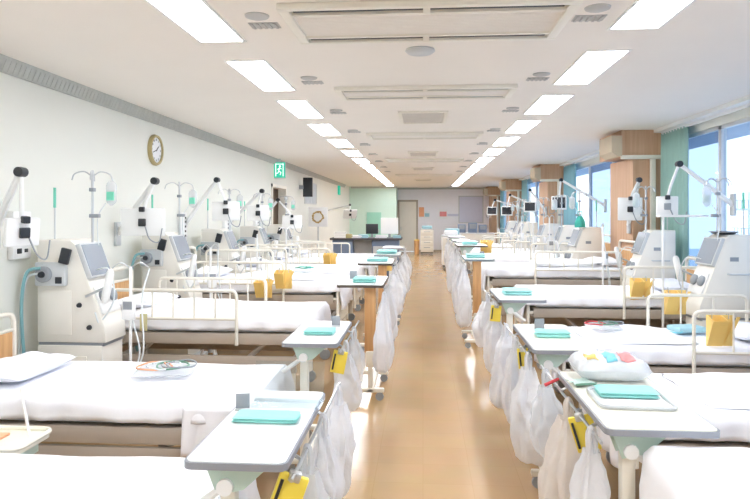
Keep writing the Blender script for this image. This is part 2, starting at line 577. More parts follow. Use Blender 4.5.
# ------------------------------------------------------------------ ceiling fittings
NL = 14
proto = None
for side, xc in (('left', -1.33), ('right', 1.30)):
    for k in range(-3, NL):
        y = (3.0 if side == 'left' else 2.9) + 1.68 * k
        where = ('%s ceiling light panel from the camera in the %s row' % (ORD[k], side)) if k >= 0 else ('ceiling light panel of the %s row above and behind the camera' % side)
        if proto is None:
            proto = thing('ceiling_light', where, 'ceiling light', (xc, y, H), group='fluorescent panels of the ceiling')
            m = MB()
            m.box(-0.16, -0.02, -0.006, 0.16, 0.0, 0).box(-0.16, 1.13, -0.006, 0.16, 1.15, 0).box(-0.16, 0, -0.006, -0.14, 1.13, 0).box(0.14, 0, -0.006, 0.16, 1.13, 0)
            m.build('frame', WPLASTIC, proto, smooth=False)
            MB().box(-0.14, 0.0, -0.004, 0.14, 1.13, -0.001).build('diffuser', LIGHTPANEL, proto, smooth=False)
        else:
            dup(proto, (xc, y, H), 0, where, 'fluorescent panels of the ceiling')

# ceiling cassette air conditioners
acn = ['long ceiling air conditioner with wide grey grille, nearest the camera', 'long ceiling air conditioner with two slots, second from the camera', 'long ceiling air conditioner with two slots, third from the camera', 'long ceiling air conditioner, fourth from the camera', 'long ceiling air conditioner, farthest before the back wall']
for i, (yc, dep) in enumerate(((3.78, 0.74), (5.96, 0.54), (9.25, 0.62), (13.5, 0.62), (18.6, 0.62))):
    t = thing('ceiling_air_conditioner', acn[i], 'air conditioner', (0.02, yc, H), group='ceiling air conditioners along the aisle')
    hw, hd = 0.82, dep / 2
    m = MB()
    m.box(-hw, -hd, -0.035, hw, -hd + 0.05, 0, 0.006).box(-hw, hd - 0.05, -0.035, hw, hd, 0, 0.006)
    m.box(-hw, -hd + 0.05, -0.035, -hw + 0.06, hd - 0.05, 0, 0.006).box(hw - 0.06, -hd + 0.05, -0.035, hw, hd - 0.05, 0, 0.006)
    m.box(-hw + 0.06, -hd + 0.13, -0.032, hw - 0.06, -hd + 0.16, 0).box(-hw + 0.06, hd - 0.16, -0.032, hw - 0.06, hd - 0.13, 0)
    m.box(-0.02, -hd + 0.04, -0.034, 0.02, -hd + 0.14, 0).box(-0.02, hd - 0.14, -0.034, 0.02, hd - 0.04, 0)
    m.build('frame', CREAM, t)
    for s in (-1, 1):
        m = MB()
        y = s * (hd - 0.09)
        m.box(-hw + 0.06, y - 0.04, -0.012, hw - 0.06, y + 0.04, -0.004)
        m.build('air_slot', mat('slot_grey', (186, 184, 180), .6), t, smooth=False)
        m = MB().box(-hw + 0.08, y - 0.022, -0.03, hw - 0.08, y - 0.016 + 0.012, -0.012)
        m.build('louver', BPLASTIC if i == 0 else mat('grey_louver', (120, 120, 118), .5), t, smooth=False)
    m = MB()
    m.box(-hw + 0.06, -hd + 0.16, -0.014, hw - 0.06, hd - 0.16, -0.004)
    n = 14
    for k in range(n):
        y = -hd + 0.17 + (2 * hd - 0.34) * k / (n - 1)
        m.box(-hw + 0.06, y - 0.003, -0.022, hw - 0.06, y + 0.003, -0.014)
    m.build('intake_grille', mat('pale_grille', (246, 242, 236), .6, var=.03), t, smooth=False)

vn = ['square return air grille in the ceiling, nearest of the small grilles', 'square return air grille in the ceiling, second of the small grilles', 'square return air grille in the ceiling, third of the small grilles', 'square return air grille in the ceiling, farthest of the small grilles']
for i, yc in enumerate((7.55, 12.1, 16.1, 21.5)):
    t = thing('ceiling_grille', vn[i], 'ceiling vent', (0.0, yc, H), group='small ceiling grilles along the aisle')
    m = MB()
    for a in ((-.28, -.45, .28, -.40), (-.28, .40, .28, .45), (-.28, -.4, -.24, .4), (.24, -.4, .28, .4)):
        m.box(a[0], a[1], -0.02, a[2], a[3], 0, 0.004)
    m.build('frame', CREAM, t)
    m = MB().box(-.24, -.4, -0.006, .24, .4, -0.002)
    for k in range(12):
        x = -.22 + .04 * k
        m.box(x - .006, -.4, -0.016, x + .006, .4, -0.006)
    m.build('slats', mat('pale_slats', (216, 212, 206), .6, var=.05), t, smooth=False)

dd = None
dl = [(420, 49)]
t = tag(MB().lathe([(0.0, -0.001), (0.10, -0.001), (0.105, -0.012), (0.085, -0.028), (0.0, -0.03)][::-1], 28).build('ceiling_speaker', GPLASTIC), 'round grey speaker disc in the ceiling behind the nearest air conditioner', 'speaker')
t.location = (-0.02, 4.45, H)
dproto = None
FITTING = mat('grey_fitting', (188, 188, 186), .5, var=.05)
for side, x in (('left', -0.96), ('right', 0.97)):
    for k in range(9):
        y = 3.62 + 1.68 * k
        lab = 'small grey round detector beside the %s light panel of the %s row' % (ORD[k], side)
        if dproto is None:
            dproto = thing('ceiling_detector', lab, 'ceiling fitting', (x, y, H), group='small grey ceiling fittings beside the light rows')
            MB().lathe([(0.0, -0.018), (0.045, -0.016), (0.068, -0.008), (0.072, 0.0)], 20).build('detector_dome', FITTING, dproto)
            m = MB().box(-0.09, 0.13, -0.004, 0.09, 0.24, 0)
            for q in range(5):
                m.box(-0.08 + 0.035 * q, 0.135, -0.010, -0.065 + 0.035 * q, 0.235, -0.004)
            m.build('louvre_plate', FITTING, dproto, smooth=False)
        else:
            dup(dproto, (x, y, H), 0, lab, 'small grey ceiling fittings beside the light rows')

# exit sign hanging by the doorway
c = at(279.5, 170, 13.2)
t = thing('exit_sign', 'green lit exit sign with running man hanging above the left doorway', 'exit sign', (c.x, c.y, c.z))
MB().box(-0.13, 0.0, -0.17, 0.13, 0.05, 0.17, 0.008).build('sign_box', GPLASTIC, t)
MB().box(-0.12, -0.004, -0.16, 0.12, 0.0, 0.16).build('green_face', GREENSIGN, t, smooth=False)
m = MB()
# doorway outline and a running figure
m.box(-0.085, -0.008, -0.13, -0.07, -0.004, 0.13).box(0.07, -0.008, -0.13, 0.085, -0.004, 0.13).box(-0.085, -0.008, 0.115, 0.085, -0.004, 0.13)
m.lathe([(0.0, 0), (0.022, 0), (0.022, 0.004), (0, 0.004)], 14, Matrix.Translation((0.01, -0.004, 0.075)) @ Matrix.Rotation(PI / 2, 4, 'X'))
for p in (((0.005, 0.05), (-0.015, -0.02)), ((0.0, 0.04), (0.045, 0.02)), ((0.0, 0.04), (-0.04, 0.01)), ((-0.015, -0.02), (0.03, -0.05)), ((0.03, -0.05), (0.015, -0.105)), ((-0.015, -0.02), (-0.03, -0.06)), ((-0.03, -0.06), (-0.065, -0.075))):
    m.tube([(p[0][0], -0.006, p[0][1]), (p[1][0], -0.006, p[1][1])], 0.009, 6)
m.build('running_man', SIGNWHITE, t)
MB().box(-0.02, 0.015, 0.17, 0.02, 0.035, H - c.z).build('hanger', GPLASTIC, t)
tag(MB().box(XL, 22.9, 2.35, XL + 0.06, 23.25, 2.68, 0.008).build('exit_sign', GREENSIGN), 'small green lit sign high on the left wall near the green partition', 'exit sign')

# wall clock
t = thing('wall_clock', 'round wall clock with tan rim on the left wall', 'clock', (XL, 7.1, 2.385))
RY = Matrix.Rotation(PI / 2, 4, 'Y')
MB().lathe([(0.0, 0.0), (0.175, 0.0), (0.18, 0.02), (0.17, 0.045), (0.15, 0.045), (0.145, 0.022), (0, 0.022)], 40, RY).build('rim', GOLD, t)
MB().lathe([(0.0, 0.0225), (0.146, 0.0225), (0.146, 0.026), (0, 0.026)], 40, RY).build('dial', PAPER, t)
m = MB()
for k in range(12):
    a = k * PI / 6
    me = text_mb(str(12 if k == 0 else k), 0.036, Matrix.Translation((0.029, 0.118 * math.sin(a), 0.118 * math.cos(a))) @ Matrix(((0, 0, 1, 0), (1, 0, 0, 0), (0, 1, 0, 0), (0, 0, 0, 1))))
    m.bm.from_mesh(me)
m.build('numerals', MGREY, t, smooth=False)


def hand(ang, L, w):
    M = Matrix.Rotation(-ang, 4, 'X')
    return MB().box(0.031, -w, -0.02, 0.034, w, L, M=M)


hand(math.radians(30 * 1.7), 0.07, 0.006).build('hour_hand', BPLASTIC, t)
hand(math.radians(6 * 42), 0.105, 0.004).build('minute_hand', BPLASTIC, t)

# ------------------------------------------------------------------ beds
def drape(x0, x1, hw, top, side_hang, foot_hang, seed, rip=0.018):
    """a cloth lying on a box top and hanging over the two long sides and the +x end"""
    R = 0.03
    nu, nv = 56, 44
    W = hw + side_hang
    Lx = (x1 - x0) + foot_hang

    def over(d):
        if d <= 0:
            return 0.0, 0.0
        if d < R * PI / 2:
            a = d / R
            return R * math.sin(a), R * (1 - math.cos(a))
        return R, R + d - R * PI / 2

    def fn(u, v):
        s = u * Lx
        t = (v * 2 - 1) * W
        dx = s - (x1 - x0 - R)
        dy = abs(t) - (hw - R)
        ox, hx = over(dx)
        oy, hy = over(dy)
        x = x0 + min(s, x1 - x0 - R) + ox
        y = math.copysign(min(abs(t), hw - R) + oy, t)
        h = max(hx, hy)
        if hx > 0.05 and hy > 0.05:
            h = max(hx, hy)
        z = top - h
        nz = noise.noise(Vector((s * 2.2, t * 2.2, seed)))
        nz2 = noise.noise(Vector((s * 7, t * 7, seed + 5)))
        if h < 0.02:
            z += 0.010 * nz + 0.003 * nz2 + 0.006
        else:
            k = min(1, h / 0.15)
            w1 = rip * k * (math.sin(s * 26 + 3 * nz + seed) + 1.3 + nz2 * 1.5)
            w2 = rip * k * (math.sin(t * 26 + 3 * nz + seed) + 1.3 + nz2 * 1.5)
            if hy >= hx:
                y += math.copysign(w1 + 0.004, t)
            else:
                x += w2 + 0.004
            z += 0.02 * nz * k
        return Vector((x, y, z))
    m = MB()
    m.grid(fn, nu, nv)
    return m


def rail_mb(x0, x1, y, z0, z1, n, r=0.012):
    m = MB()
    m.tube(arc_path([(x0, y, z0 - 0.22), (x0, y, z1), (x1, y, z1), (x1, y, z0 - 0.22)], 0.06), r + 0.003, 8)
    m.tube([(x0, y, z0), (x1, y, z0)], r, 8)
    for k in range(1, n):
        x = x0 + (x1 - x0) * k / n
        m.tube([(x, y, z0), (x, y, z1)], r * 0.65, 6)
    return m


def make_bed(label, loc, rz, top, rails=(1, 1), seed=0, side_hang=0.10, corner_side=0, hang=0.30, detail=True):
    """local axes: +x is the foot end (aisle), origin on the floor under the middle"""
    t = thing('hospital_bed', label, 'bed', loc, rz, 'hospital beds of the ward')
    deck = top - 0.14
    hl, hw = 0.94, 0.44
    m = MB()
    for s in (-1, 1):
        m.box(-hl, s * 0.45 - 0.018, deck - 0.10, hl, s * 0.45 + 0.018, deck - 0.005, 0.006)
    m.box(-hl, -0.44, deck - 0.05, hl, 0.44, deck - 0.012)
    m.box(-hl, -0.44, deck - 0.09, -hl + 0.05, 0.44, deck - 0.02).box(hl - 0.05, -0.44, deck - 0.09, hl, 0.44, deck - 0.02)
    m.build('bed_frame', TAUPE, t)
    # lifting links and lower frame
    zl = min(0.44, deck - 0.122)
    m = MB()
    for s in (-1, 1):
        m.box(-0.88, s * 0.44 - 0.02, zl - 0.14, 0.88, s * 0.44 + 0.012, zl, 0.006)
        for q in (-0.55, 0.45):
            m.tube([(q, s * 0.38, zl - 0.03), (q + 0.2, s * 0.38, deck - 0.05)], 0.022, 8)
    m.box(-0.88, -0.4, zl - 0.07, -0.83, 0.4, zl - 0.02).box(0.83, -0.4, zl - 0.07, 0.88, 0.4, zl - 0.02)
    m.build('lower_frame', TAUPE, t)
    for sx in (-1, 1):
        for sy in (-1, 1):
            lg = MB().box(sx * 0.84 - 0.025, sy * 0.42 - 0.025, 0.11, sx * 0.84 + 0.025, sy * 0.42 + 0.025, zl - 0.03, 0.006).build('leg', CREAM, t)
            m = MB()
            m.lathe([(0.0, -0.016), (0.055, -0.016), (0.06, -0.008), (0.06, 0.008), (0.055, 0.016), (0, 0.016)], 18, Matrix.Translation((sx * 0.84, sy * 0.42, 0.06)) @ Matrix.Rotation(PI / 2, 4, 'X'))
            m.box(sx * 0.84 - 0.018, sy * 0.42 - 0.024, 0.05, sx * 0.84 + 0.018, sy * 0.42 - 0.019, 0.13).box(sx * 0.84 - 0.018, sy * 0.42 + 0.019, 0.05, sx * 0.84 + 0.018, sy * 0.42 + 0.024, 0.13)
            m.build('caster', MGREY, lg)
    MB().box(-0.92, -hw, deck, 0.92, hw, top - 0.012, 0.035, 3).build('mattress', SHEET, t)
    drape(-0.93, 1.02, hw + 0.012, top, side_hang, hang, seed).build('sheet', SHEET, t, solid=0.004)
    if corner_side:
        s = corner_side

        def cf(u, v):
            x = 0.62 + 0.34 * u
            dr = 0.02 + (0.26 + 0.05 * u) * v
            w = 0.014 * math.sin(u * 17 + 2 * v) * v
            return Vector((x + 0.03 * v * u, s * (hw + 0.035 + 0.02 * v + w), top - 0.015 - dr + 0.012))
        m = MB()
        m.grid(cf, 24, 12)
        m.build('sheet_corner', SHEET, t, solid=0.006)
    # head board: tube arch with wood panel
    m = MB()
    zt = top + 0.34
    m.tube(arc_path([(-0.985, -0.45, 0.35), (-0.985, -0.45, zt), (-0.985, 0.45, zt), (-0.985, 0.45, 0.35)], 0.09, 6), 0.019, 10)
    m.tube([(-0.985, -0.45, zt - 0.12), (-0.985, 0.45, zt - 0.12)], 0.013, 8)
    m.tube([(-0.985, -0.45, deck - 0.05), (-0.93, -0.45, deck - 0.05)], 0.016, 8).tube([(-0.985, 0.45, deck - 0.05), (-0.93, 0.45, deck - 0.05)], 0.016, 8)
    hb = m.build('headboard', CREAM, t)
    MB().box(-0.998, -0.42, deck, -0.972, 0.42, zt - 0.13, 0.008).build('wood_panel', WOOD, hb)
    m = MB()
    zf = top - 0.05
    m.tube(arc_path([(0.99, -0.44, 0.32), (0.99, -0.44, zf), (0.99, 0.44, zf), (0.99, 0.44, 0.32)], 0.08, 6), 0.017, 10)
    for s in (-1, 1):
        m.tube([(0.93, s * 0.44, deck - 0.05), (0.99, s * 0.44, deck - 0.05)], 0.016, 8)
    fb = m.build('footboard', CREAM, t)
    MB().box(0.978, -0.42, 0.40, 1.0, 0.42, zf - 0.08, 0.008).build('foot_panel', CREAM, fb)
    for s, r in zip((-1, 1), rails):
        if r:
            x0, x1 = {1: (-0.72, 0.38), 2: (-0.86, 0.02)}[r]
            rail_mb(x0, x1, s * 0.50, top - 0.02, top + 0.22 if r == 1 else top + 0.30, 6 if r == 1 else 3).build('side_rail', CREAM, t)
    return t


def pillow(label, loc, rz, seed, sx=0.28, sy=0.19, h=0.07):
    def f(sgn):
        def fn(u, v):
            a, b = u * 2 - 1, v * 2 - 1
            k = max(0.0, (1 - abs(a) ** 3.2)) ** 0.55 * max(0.0, (1 - abs(b) ** 3.2)) ** 0.55
            n = noise.noise(Vector((a * 2, b * 2, seed + sgn)))
            return Vector((a * sx * (1 - 0.06 * (1 - abs(b))), b * sy * (1 - 0.06 * (1 - abs(a))), h + sgn * h * k * (1 + 0.18 * n) + 0.012 * n * k))
        return fn
    m = MB()
    m.grid(f(1), 22, 18)
    m.grid(f(-1), 22, 18)
    bmesh.ops.remove_doubles(m.bm, verts=m.bm.verts[:], dist=0.0005)
    o = m.build('pillow', PILLOWM)
    o.location = loc
    o.rotation_euler = (0, 0, rz)
    return tag(o, label, 'pillow', 'pillows on the beds')


def blanket(label, loc, rz, sx, sy, h, seed, mt=None, name='folded_blanket', cat='blanket'):
    """a soft folded heap: three layers with rounded puffy edges"""
    t = thing(name, label, cat, loc, rz)
    m = MB()

    def side(z0, z1, a, b, off, sd):
        def mk(top):
            def fn(u, v):
                p, q = u * 2 - 1, v * 2 - 1
                k = max(0, (1 - abs(p) ** 3)) ** 0.8 * max(0, (1 - abs(q) ** 4)) ** 0.7
                n = noise.noise(Vector((p * 2.3, q * 2.3, sd)))
                wob = 1 + .05 * noise.noise(Vector((p * 3, q * 3, sd + 9)))
                return Vector(((p * a + off) * wob, q * b * wob, z0 + .002 + (z1 - z0) * (k if top else .0) * (1 + (0.25 * n if top else 0))))
            return fn
        m.grid(mk(True), 24, 18)
        m.grid(mk(False), 24, 18)
    if h < 0.06:
        side(-.005, h, sx, sy, 0, seed)
    else:
        side(0, h * 0.6, sx, sy, 0, seed)
        side(h * 0.4, h, sx * 0.93, sy * 0.95, -0.02, seed + 3)
    bmesh.ops.remove_doubles(m.bm, verts=m.bm.verts[:], dist=0.0005)
    m.build('folds', mt or BLANKET, t)
    return t


XLB, XRB = -1.95, 2.10      # bed centres
LB = [dict(y=1.75, dx=.2, top=0.60, rails=(0, 0), seed=1), dict(y=3.45, top=0.60, rails=(0, 0), seed=2, corner_side=-1),
      dict(y=5.30, top=0.78, rails=(1, 1), seed=3), dict(y=7.10, top=0.88, rails=(1, 2), seed=4),
      dict(y=8.90, top=0.86, rails=(2, 2), seed=5), dict(y=10.70, top=0.84, rails=(1, 2), seed=6), dict(y=12.60, top=0.80, rails=(2, 1), seed=7)]
LLAB = ['plain white made bed nearest the camera in the left row', 'white made bed with pillow against wood headboard, second in the left row', 'white bed with raised cream side rails, third in the left row', 'raised white bed with two yellow pouches on its rail, fourth in the left row', 'raised white railed bed, fifth in the left row', 'raised white railed bed, sixth in the left row', 'white railed bed by the doorway, last in the left row']
lbeds = []
for b, lab in zip(LB, LLAB):
    kw = {k: v for k, v in b.items() if k not in ('y', 'top', 'dx')}
    lbeds.append(make_bed(lab, (XLB + b.get('dx', 0), b['y'] + 0.46, 0), 0, b['top'], **kw))
RB = [dict(y=1.54, dx=.25, top=0.785, rails=(0, 0), seed=11), dict(y=3.40, top=0.60, rails=(0, 0), seed=12), dict(y=5.10, top=0.60, rails=(2, 2), seed=13),
      dict(y=6.80, top=0.80, rails=(0, 2), seed=14), dict(y=8.55, dx=.24, top=0.93, rails=(0, 1), seed=15), dict(y=10.35, top=0.95, rails=(0, 1), seed=16),
      dict(y=12.15, top=0.90, rails=(2, 1), seed=17), dict(y=13.95, top=0.85, rails=(2, 1), seed=18), dict(y=15.75, dx=.24, top=0.85, rails=(2, 1), seed=19), dict(y=17.55, top=0.8, rails=(1, 2), seed=20)]
RLAB = ['white made bed at the lower right corner, nearest in the right row', 'white made bed behind the cream table, second in the right row', 'low white bed with cream rail and yellow pouch, third in the right row', 'raised white bed with yellow pouch, fourth in the right row', 'raised white railed bed by the first wooden pillar, fifth in the right row', 'raised white railed bed, sixth in the right row', 'raised white railed bed, seventh in the right row', 'white railed bed, eighth in the right row', 'white railed bed, ninth in the right row', 'white railed bed, farthest in the right row']
rbeds = []
for b, lab in zip(RB, RLAB):
    kw = {k: v for k, v in b.items() if k not in ('y', 'top', 'dx')}
    rbeds.append(make_bed(lab, (XRB - b.get('dx', 0), b['y'] + 0.46, 0), PI, b['top'], **kw))

PW = ['left', 'right']
for side, beds, lst, x, rz in (('left', lbeds, LB, -2.58, 0), ('right', rbeds, RB, 2.72, PI)):
    for i, b in enumerate(lst):
        if i == 0:
            continue
        lab = 'white pillow at the wall end of the %s bed in the left row' % ORD[i] if side == 'left' else 'white pillow at the window end of the %s bed in the right row' % ORD[i]
        pillow(lab, (x - b.get('dx', 0), b['y'] + 0.46, b['top'] + 0.012), rz + PI / 2 + random.uniform(-0.05, 0.05), i + (0 if side == 'left' else 30), 0.31, 0.20, 0.055)
blanket('folded white blanket on the plain nearest left bed', (-1.50, 2.20, 0.606), 0.02, 0.42, 0.42, 0.030, 3)
blanket('plump folded white blanket on the railed third left bed', (-2.10, 5.74, 0.785), 0.0, 0.48, 0.38, 0.058, 8)
blanket('flat folded white blanket on the fourth left bed', (-1.75, 7.55, 0.90), 0.0, 0.5, 0.36, 0.05, 9)
blanket('white blanket folded across the third right bed', (1.75, 5.56, 0.62), 0.05, 0.42, 0.36, 0.05, 10)
blanket('white blanket folded across the second right bed', (1.95, 3.86, 0.62), 0.0, 0.42, 0.36, 0.045, 12)
blanket('white blanket folded across the fifth right bed', (1.95, 9.0, 0.95), 0.0, 0.45, 0.36, 0.07, 13)


# ------------------------------------------------------------------ over-bed tables
def make_table(label, x0, x1, y0, y1, z, top=TABLETOP, edge=EDGE, high=False, side='left', slim=False):
    cx = (x0 + x1) / 2
    t = thing('overbed_table', label, 'table', (cx, y0, 0), 0, 'over-bed tables at the bed feet')
    hw, L = (x1 - x0) / 2, y1 - y0
    sg = 1 if side == 'left' else -1       # +: aisle is at +x
    m = MB().prism(rrect(-hw + 0.008, 0.008, hw - 0.008, L - 0.008, 0.03), z - 0.022, z, axis='z')
    m.build('tabletop', top, t)
    m = MB()
    P = rrect(-hw, 0, hw, L, 0.034)
    q = rrect(-hw + 0.009, 0.009, hw - 0.009, L - 0.009, 0.03)
    n = len(P)
    ring = []
    for zz, poly in ((z - 0.026, q), (z - 0.026, P), (z - 0.003, P), (z - 0.003, q)):
        ring.append([m.bm.verts.new((a, b, zz)) for a, b in poly])
    for k in range(4):
        A, B = ring[k], ring[(k + 1) % 4]
        for j in range(n):
            m.bm.faces.new((A[j], A[(j + 1) % n], B[(j + 1) % n], B[j]))
    m.build('edge_band', edge, t)
    if high:
        px = 0.085 if side == 'left' else -0.03
        MB().box(px - 0.05, 0.06, 0.42, px + 0.05, 0.10, z - 0.026, 0.006).build('post', WOOD, t)
        m = MB().box(px - 0.04, 0.05, 0.30, px + 0.04, 0.11, 0.44, 0.01)
        m.build('clamp', CREAM, t)
        pz = 0.3
    else:
        px = -hw * 0.25 if side == 'left' else -hw * 0.5
        MB().box(px - 0.026, 0.075, 0.10, px + 0.026, 0.125, z - 0.10, 0.006).build('post', CREAM, t)
        m = MB()
        for s in (-1, 1):
            m.prism([(px - 0.07, z - 0.028), (px + 0.15, z - 0.028), (px + 0.06, z - 0.11), (px - 0.03, z - 0.13)], 0.10 + s * 0.04 - 0.005, 0.10 + s * 0.04 + 0.005, axis='y')
        m.box(px - 0.06, 0.05, z - 0.042, px + 0.14, 0.62, z - 0.027, 0.004)
        m.build('bracket', GREENPLASTIC, t)
        m = MB().tube([(px + 0.0, 0.07, z - 0.10), (px - 0.13 * sg, 0.05, z - 0.19)], 0.014, 8)
        m.lathe([(0, -0.02), (0.028, -0.02), (0.028, 0.02), (0, 0.02)], 14, Matrix.Translation((px, 0.06, z - 0.10)) @ Matrix.Rotation(PI / 2, 4, 'X'))
        m.build('brace', WPLASTIC, t)
    rx = (hw + 0.012) * sg
    m = MB().tube(arc_path([(rx - .06 * sg, 0.2, z - .03), (rx, 0.2, z - .06), (rx, -.12 if high else .02, z - .06)], .02, 3), .007, 6)
    m.tube([(rx, .1, z - .06), (rx, L + .36, z - .06)], .007, 6)
    m.tube(arc_path([(rx - .06 * sg, L - .15, z - .03), (rx, L - .15, z - .06), (rx, L - .1, z - .06)], .02, 3), .007, 6)
    m.build('hanging_rail', STEEL, t)
    # base
    m = MB()
    m.box(px - 0.03, 0.06, 0.075, px + 0.03, L - 0.1, 0.115, 0.008)
    m.box(-hw, 0.06, 0.075, hw, 0.11, 0.11, 0.008).box(-hw, L - 0.15, 0.075, hw, L - 0.1, 0.11, 0.008)
    if high:
        m.box(px - 0.02, 0.065, 0.11, px + 0.02, 0.095, 0.31)
    bs = m.build('base', CREAM, t)
    for sx in (-1, 1):
        for yy in (0.085, L - 0.125):
            MB().lathe([(0, -0.012), (0.036, -0.012), (0.038, 0), (0.036, 0.012), (0, 0.012)], 14, Matrix.Translation((sx * (hw - 0.04), yy, 0.038)) @ Matrix.Rotation(PI / 2, 4, 'X')).build('caster', MGREY, bs)
    return t


LT = [(-.78, -.435, 2.00, 2.84, .85, 0, EDGE, 'white topped table with clear acrylic stand over the nearest left bed foot'),
      (-.88, -.527, 3.88, 4.72, .85, 0, EDGE, 'white topped table with mint pad, second in the left row'),
      (-.757, -.343, 5.52, 6.36, 1.03, 1, DARKEDGE, 'raised dark edged table on a wooden board post, left of the aisle'),
      (-.77, -.36, 7.45, 8.29, 1.07, 1, DARKEDGE, 'raised table with mint pad, fourth in the left row'),
      (-.72, -.34, 9.30, 10.1, 1.05, 0, EDGE, 'raised table, fifth in the left row'),
      (-.72, -.34, 11.2, 12.0, 1.05, 0, EDGE, 'raised table, farthest in the left row')]
for a in LT:
    make_table(a[7], a[0], a[1], a[2], a[3], a[4], TABLETOP, a[6], bool(a[5]), 'left')
RT = [(.68, 1.10, 2.42, 3.30, .85, 0, EDGE, 'cream topped table crowded with a bulky package, nearest in the right row'),
      (.65, 1.03, 3.80, 4.70, .85, 0, EDGE, 'cream topped table with mint roll and grey clip, second in the right row'),
      (.66, 1.07, 5.58, 6.44, .905, 0, EDGE, 'white topped table with pale mint pad, third in the right row'),
      (.51, .87, 7.78, 8.6, 1.10, 1, SLATEEDGE, 'raised slate edged table on a wooden board post, right of the aisle'),
      (.51, .97, 9.55, 10.35, 1.18, 0, DARKEDGE, 'high pale table behind the wooden post table, right of the aisle'),
      (.62, 1.0, 11.4, 12.2, 1.15, 0, EDGE, 'high pale table, sixth in the right row'),
      (.62, 1.0, 13.3, 14.1, 1.1, 0, EDGE, 'high pale table, seventh in the right row'),
      (.62, 1.0, 15.2, 16.0, 1.1, 0, EDGE, 'high pale table, farthest in the right row')]
for i, a in enumerate(RT):
    make_table(a[7], a[0], a[1], a[2], a[3], a[4], CREAMTOP if i < 2 else TABLETOP, a[6], bool(a[5]), 'right')


# ------------------------------------------------------------------ things on the tables
def pad(label, c, sx, sy, h, mt, rz=0.0, name='folded_pad'):
    t = thing(name, label, 'pad', c, rz, 'mint pads on the tables')

    def mk(z0, z1, sd, top):
        def fn(u, v):
            p, q = u * 2 - 1, v * 2 - 1
            k = max(0, 1 - abs(p) ** 10) ** 0.4 * max(0, 1 - abs(q) ** 10) ** 0.4
            n = noise.noise(Vector((p * 2, q * 2, sd)))
            return Vector((p * sx / 2, q * sy / 2, (z0 + z1) / 2 + (1 if top else -1) * (z1 - z0) / 2 * k * (1 + (0.15 * n if top else 0))))
        return fn
    for nm, z0, z1 in (('lower_fold', 0, h * 0.5), ('upper_fold', h * 0.5, h)):
        m = MB()
        m.grid(mk(z0, z1, c[0] * 9 + z0, True), 18, 14)
        m.grid(mk(z0, z1, c[0] * 9 + z0, False), 18, 14)
        bmesh.ops.remove_doubles(m.bm, verts=m.bm.verts[:], dist=0.0004)
        m.build(nm, mt, t)
    return t


pad('mint folded pad on the nearest left table', (-0.605, 2.43, .851), .25, .11, .024, TEAL)
pad('mint folded pad on the second left table', (-0.69, 4.22, .851), .20, .16, .030, TEAL)
pad('mint folded pad on the wooden post table left of the aisle', (-0.53, 5.78, 1.031), .21, .2, .045, TEAL)
pad('mint folded pad on the fourth left table', (-0.56, 7.85, 1.071), .26, .3, .04, PALETEAL)
pad('mint folded pad on the fifth left table', (-0.55, 9.7, 1.051), .30, .4, .05, PALETEAL)
pad('rolled mint pad on the second right table', (0.84, 4.22, .851), .22, .12, .042, TEAL)
pad('pale mint folded pad on the third right table', (0.87, 6.0, .906), .26, .24, .05, PALETEAL)
pad('pale mint folded pad on the wooden post table right of the aisle', (0.66, 8.1, 1.101), .24, .22, .05, PALETEAL)
pad('pale mint pad on the high table behind the right wooden post table', (0.72, 9.95, 1.181), .24, .3, .05, PALETEAL)
# tray with pad on the nearest right table
t = thing('tray', 'white tray with shallow rim on the nearest right table', 'tray', (0.885, 2.80, .851), -0.04)
m = MB().prism(rrect(-.15, -.14, .15, .14, .03), 0, .006, axis='z')
m.build('tray_floor', WPLASTIC, t)
m = MB().tube([(a, b, .01) for a, b in rrect(-.15, -.14, .15, .14, .03)], .007, 6, closed=True)
m.build('tray_rim', GPLASTIC, t)
pad('mint pad lying in the white tray', (0.885, 2.85, .859), .25, .13, .03, TEAL, -0.04)
tag(MB().box(-.12, -.09, 0, .12, .0, .003).build('paper_sheet', PAPER), 'white paper sheet in front of the mint pad in the tray', 'paper').location = (0.885, 2.77, .859)


def clip_card(label, c, rz=0.0, s=1.0):
    t = thing('grey_clip_stand', label, 'clip stand', c, rz, 'small grey clip stands on the tables')
    MB().box(-.028 * s, -.004, .004, .028 * s, .004, .065 * s, .003).build('plate', MGREY, t)
    MB().box(-.03 * s, -.02, 0, .03 * s, .02, .006, .002).build('foot', GPLASTIC, t)
    return t


clip_card('small grey clip stand on the nearest left table', (-0.735, 2.55, .851), 0.2)
clip_card('small grey clip stand on the second left table', (-0.62, 4.50, .851), -0.1, 1.1)
clip_card('small grey clip stand on the wooden post table left of the aisle', (-0.66, 6.0, 1.031), 0, 1.2)
clip_card('small grey clip stand on the second right table', (0.80, 4.45, .851), 0, 1.2)
clip_card('small grey clip stand on the wooden post table right of the aisle', (0.76, 8.3, 1.101), 0, 1.0)
t = thing('acrylic_stand', 'clear acrylic display stand on the nearest left table', 'stand', (-0.57, 2.66, .851))
M = Matrix.Rotation(math.radians(-14), 4, 'X')
MB().box(-.15, -.002, 0.0, .15, .002, .17, M=M).build('upright_panel', ACRYLIC, t, smooth=False)
MB().box(-.15, -.09, 0.0, .15, .04, .004).build('foot_plate', ACRYLIC, t, smooth=False)

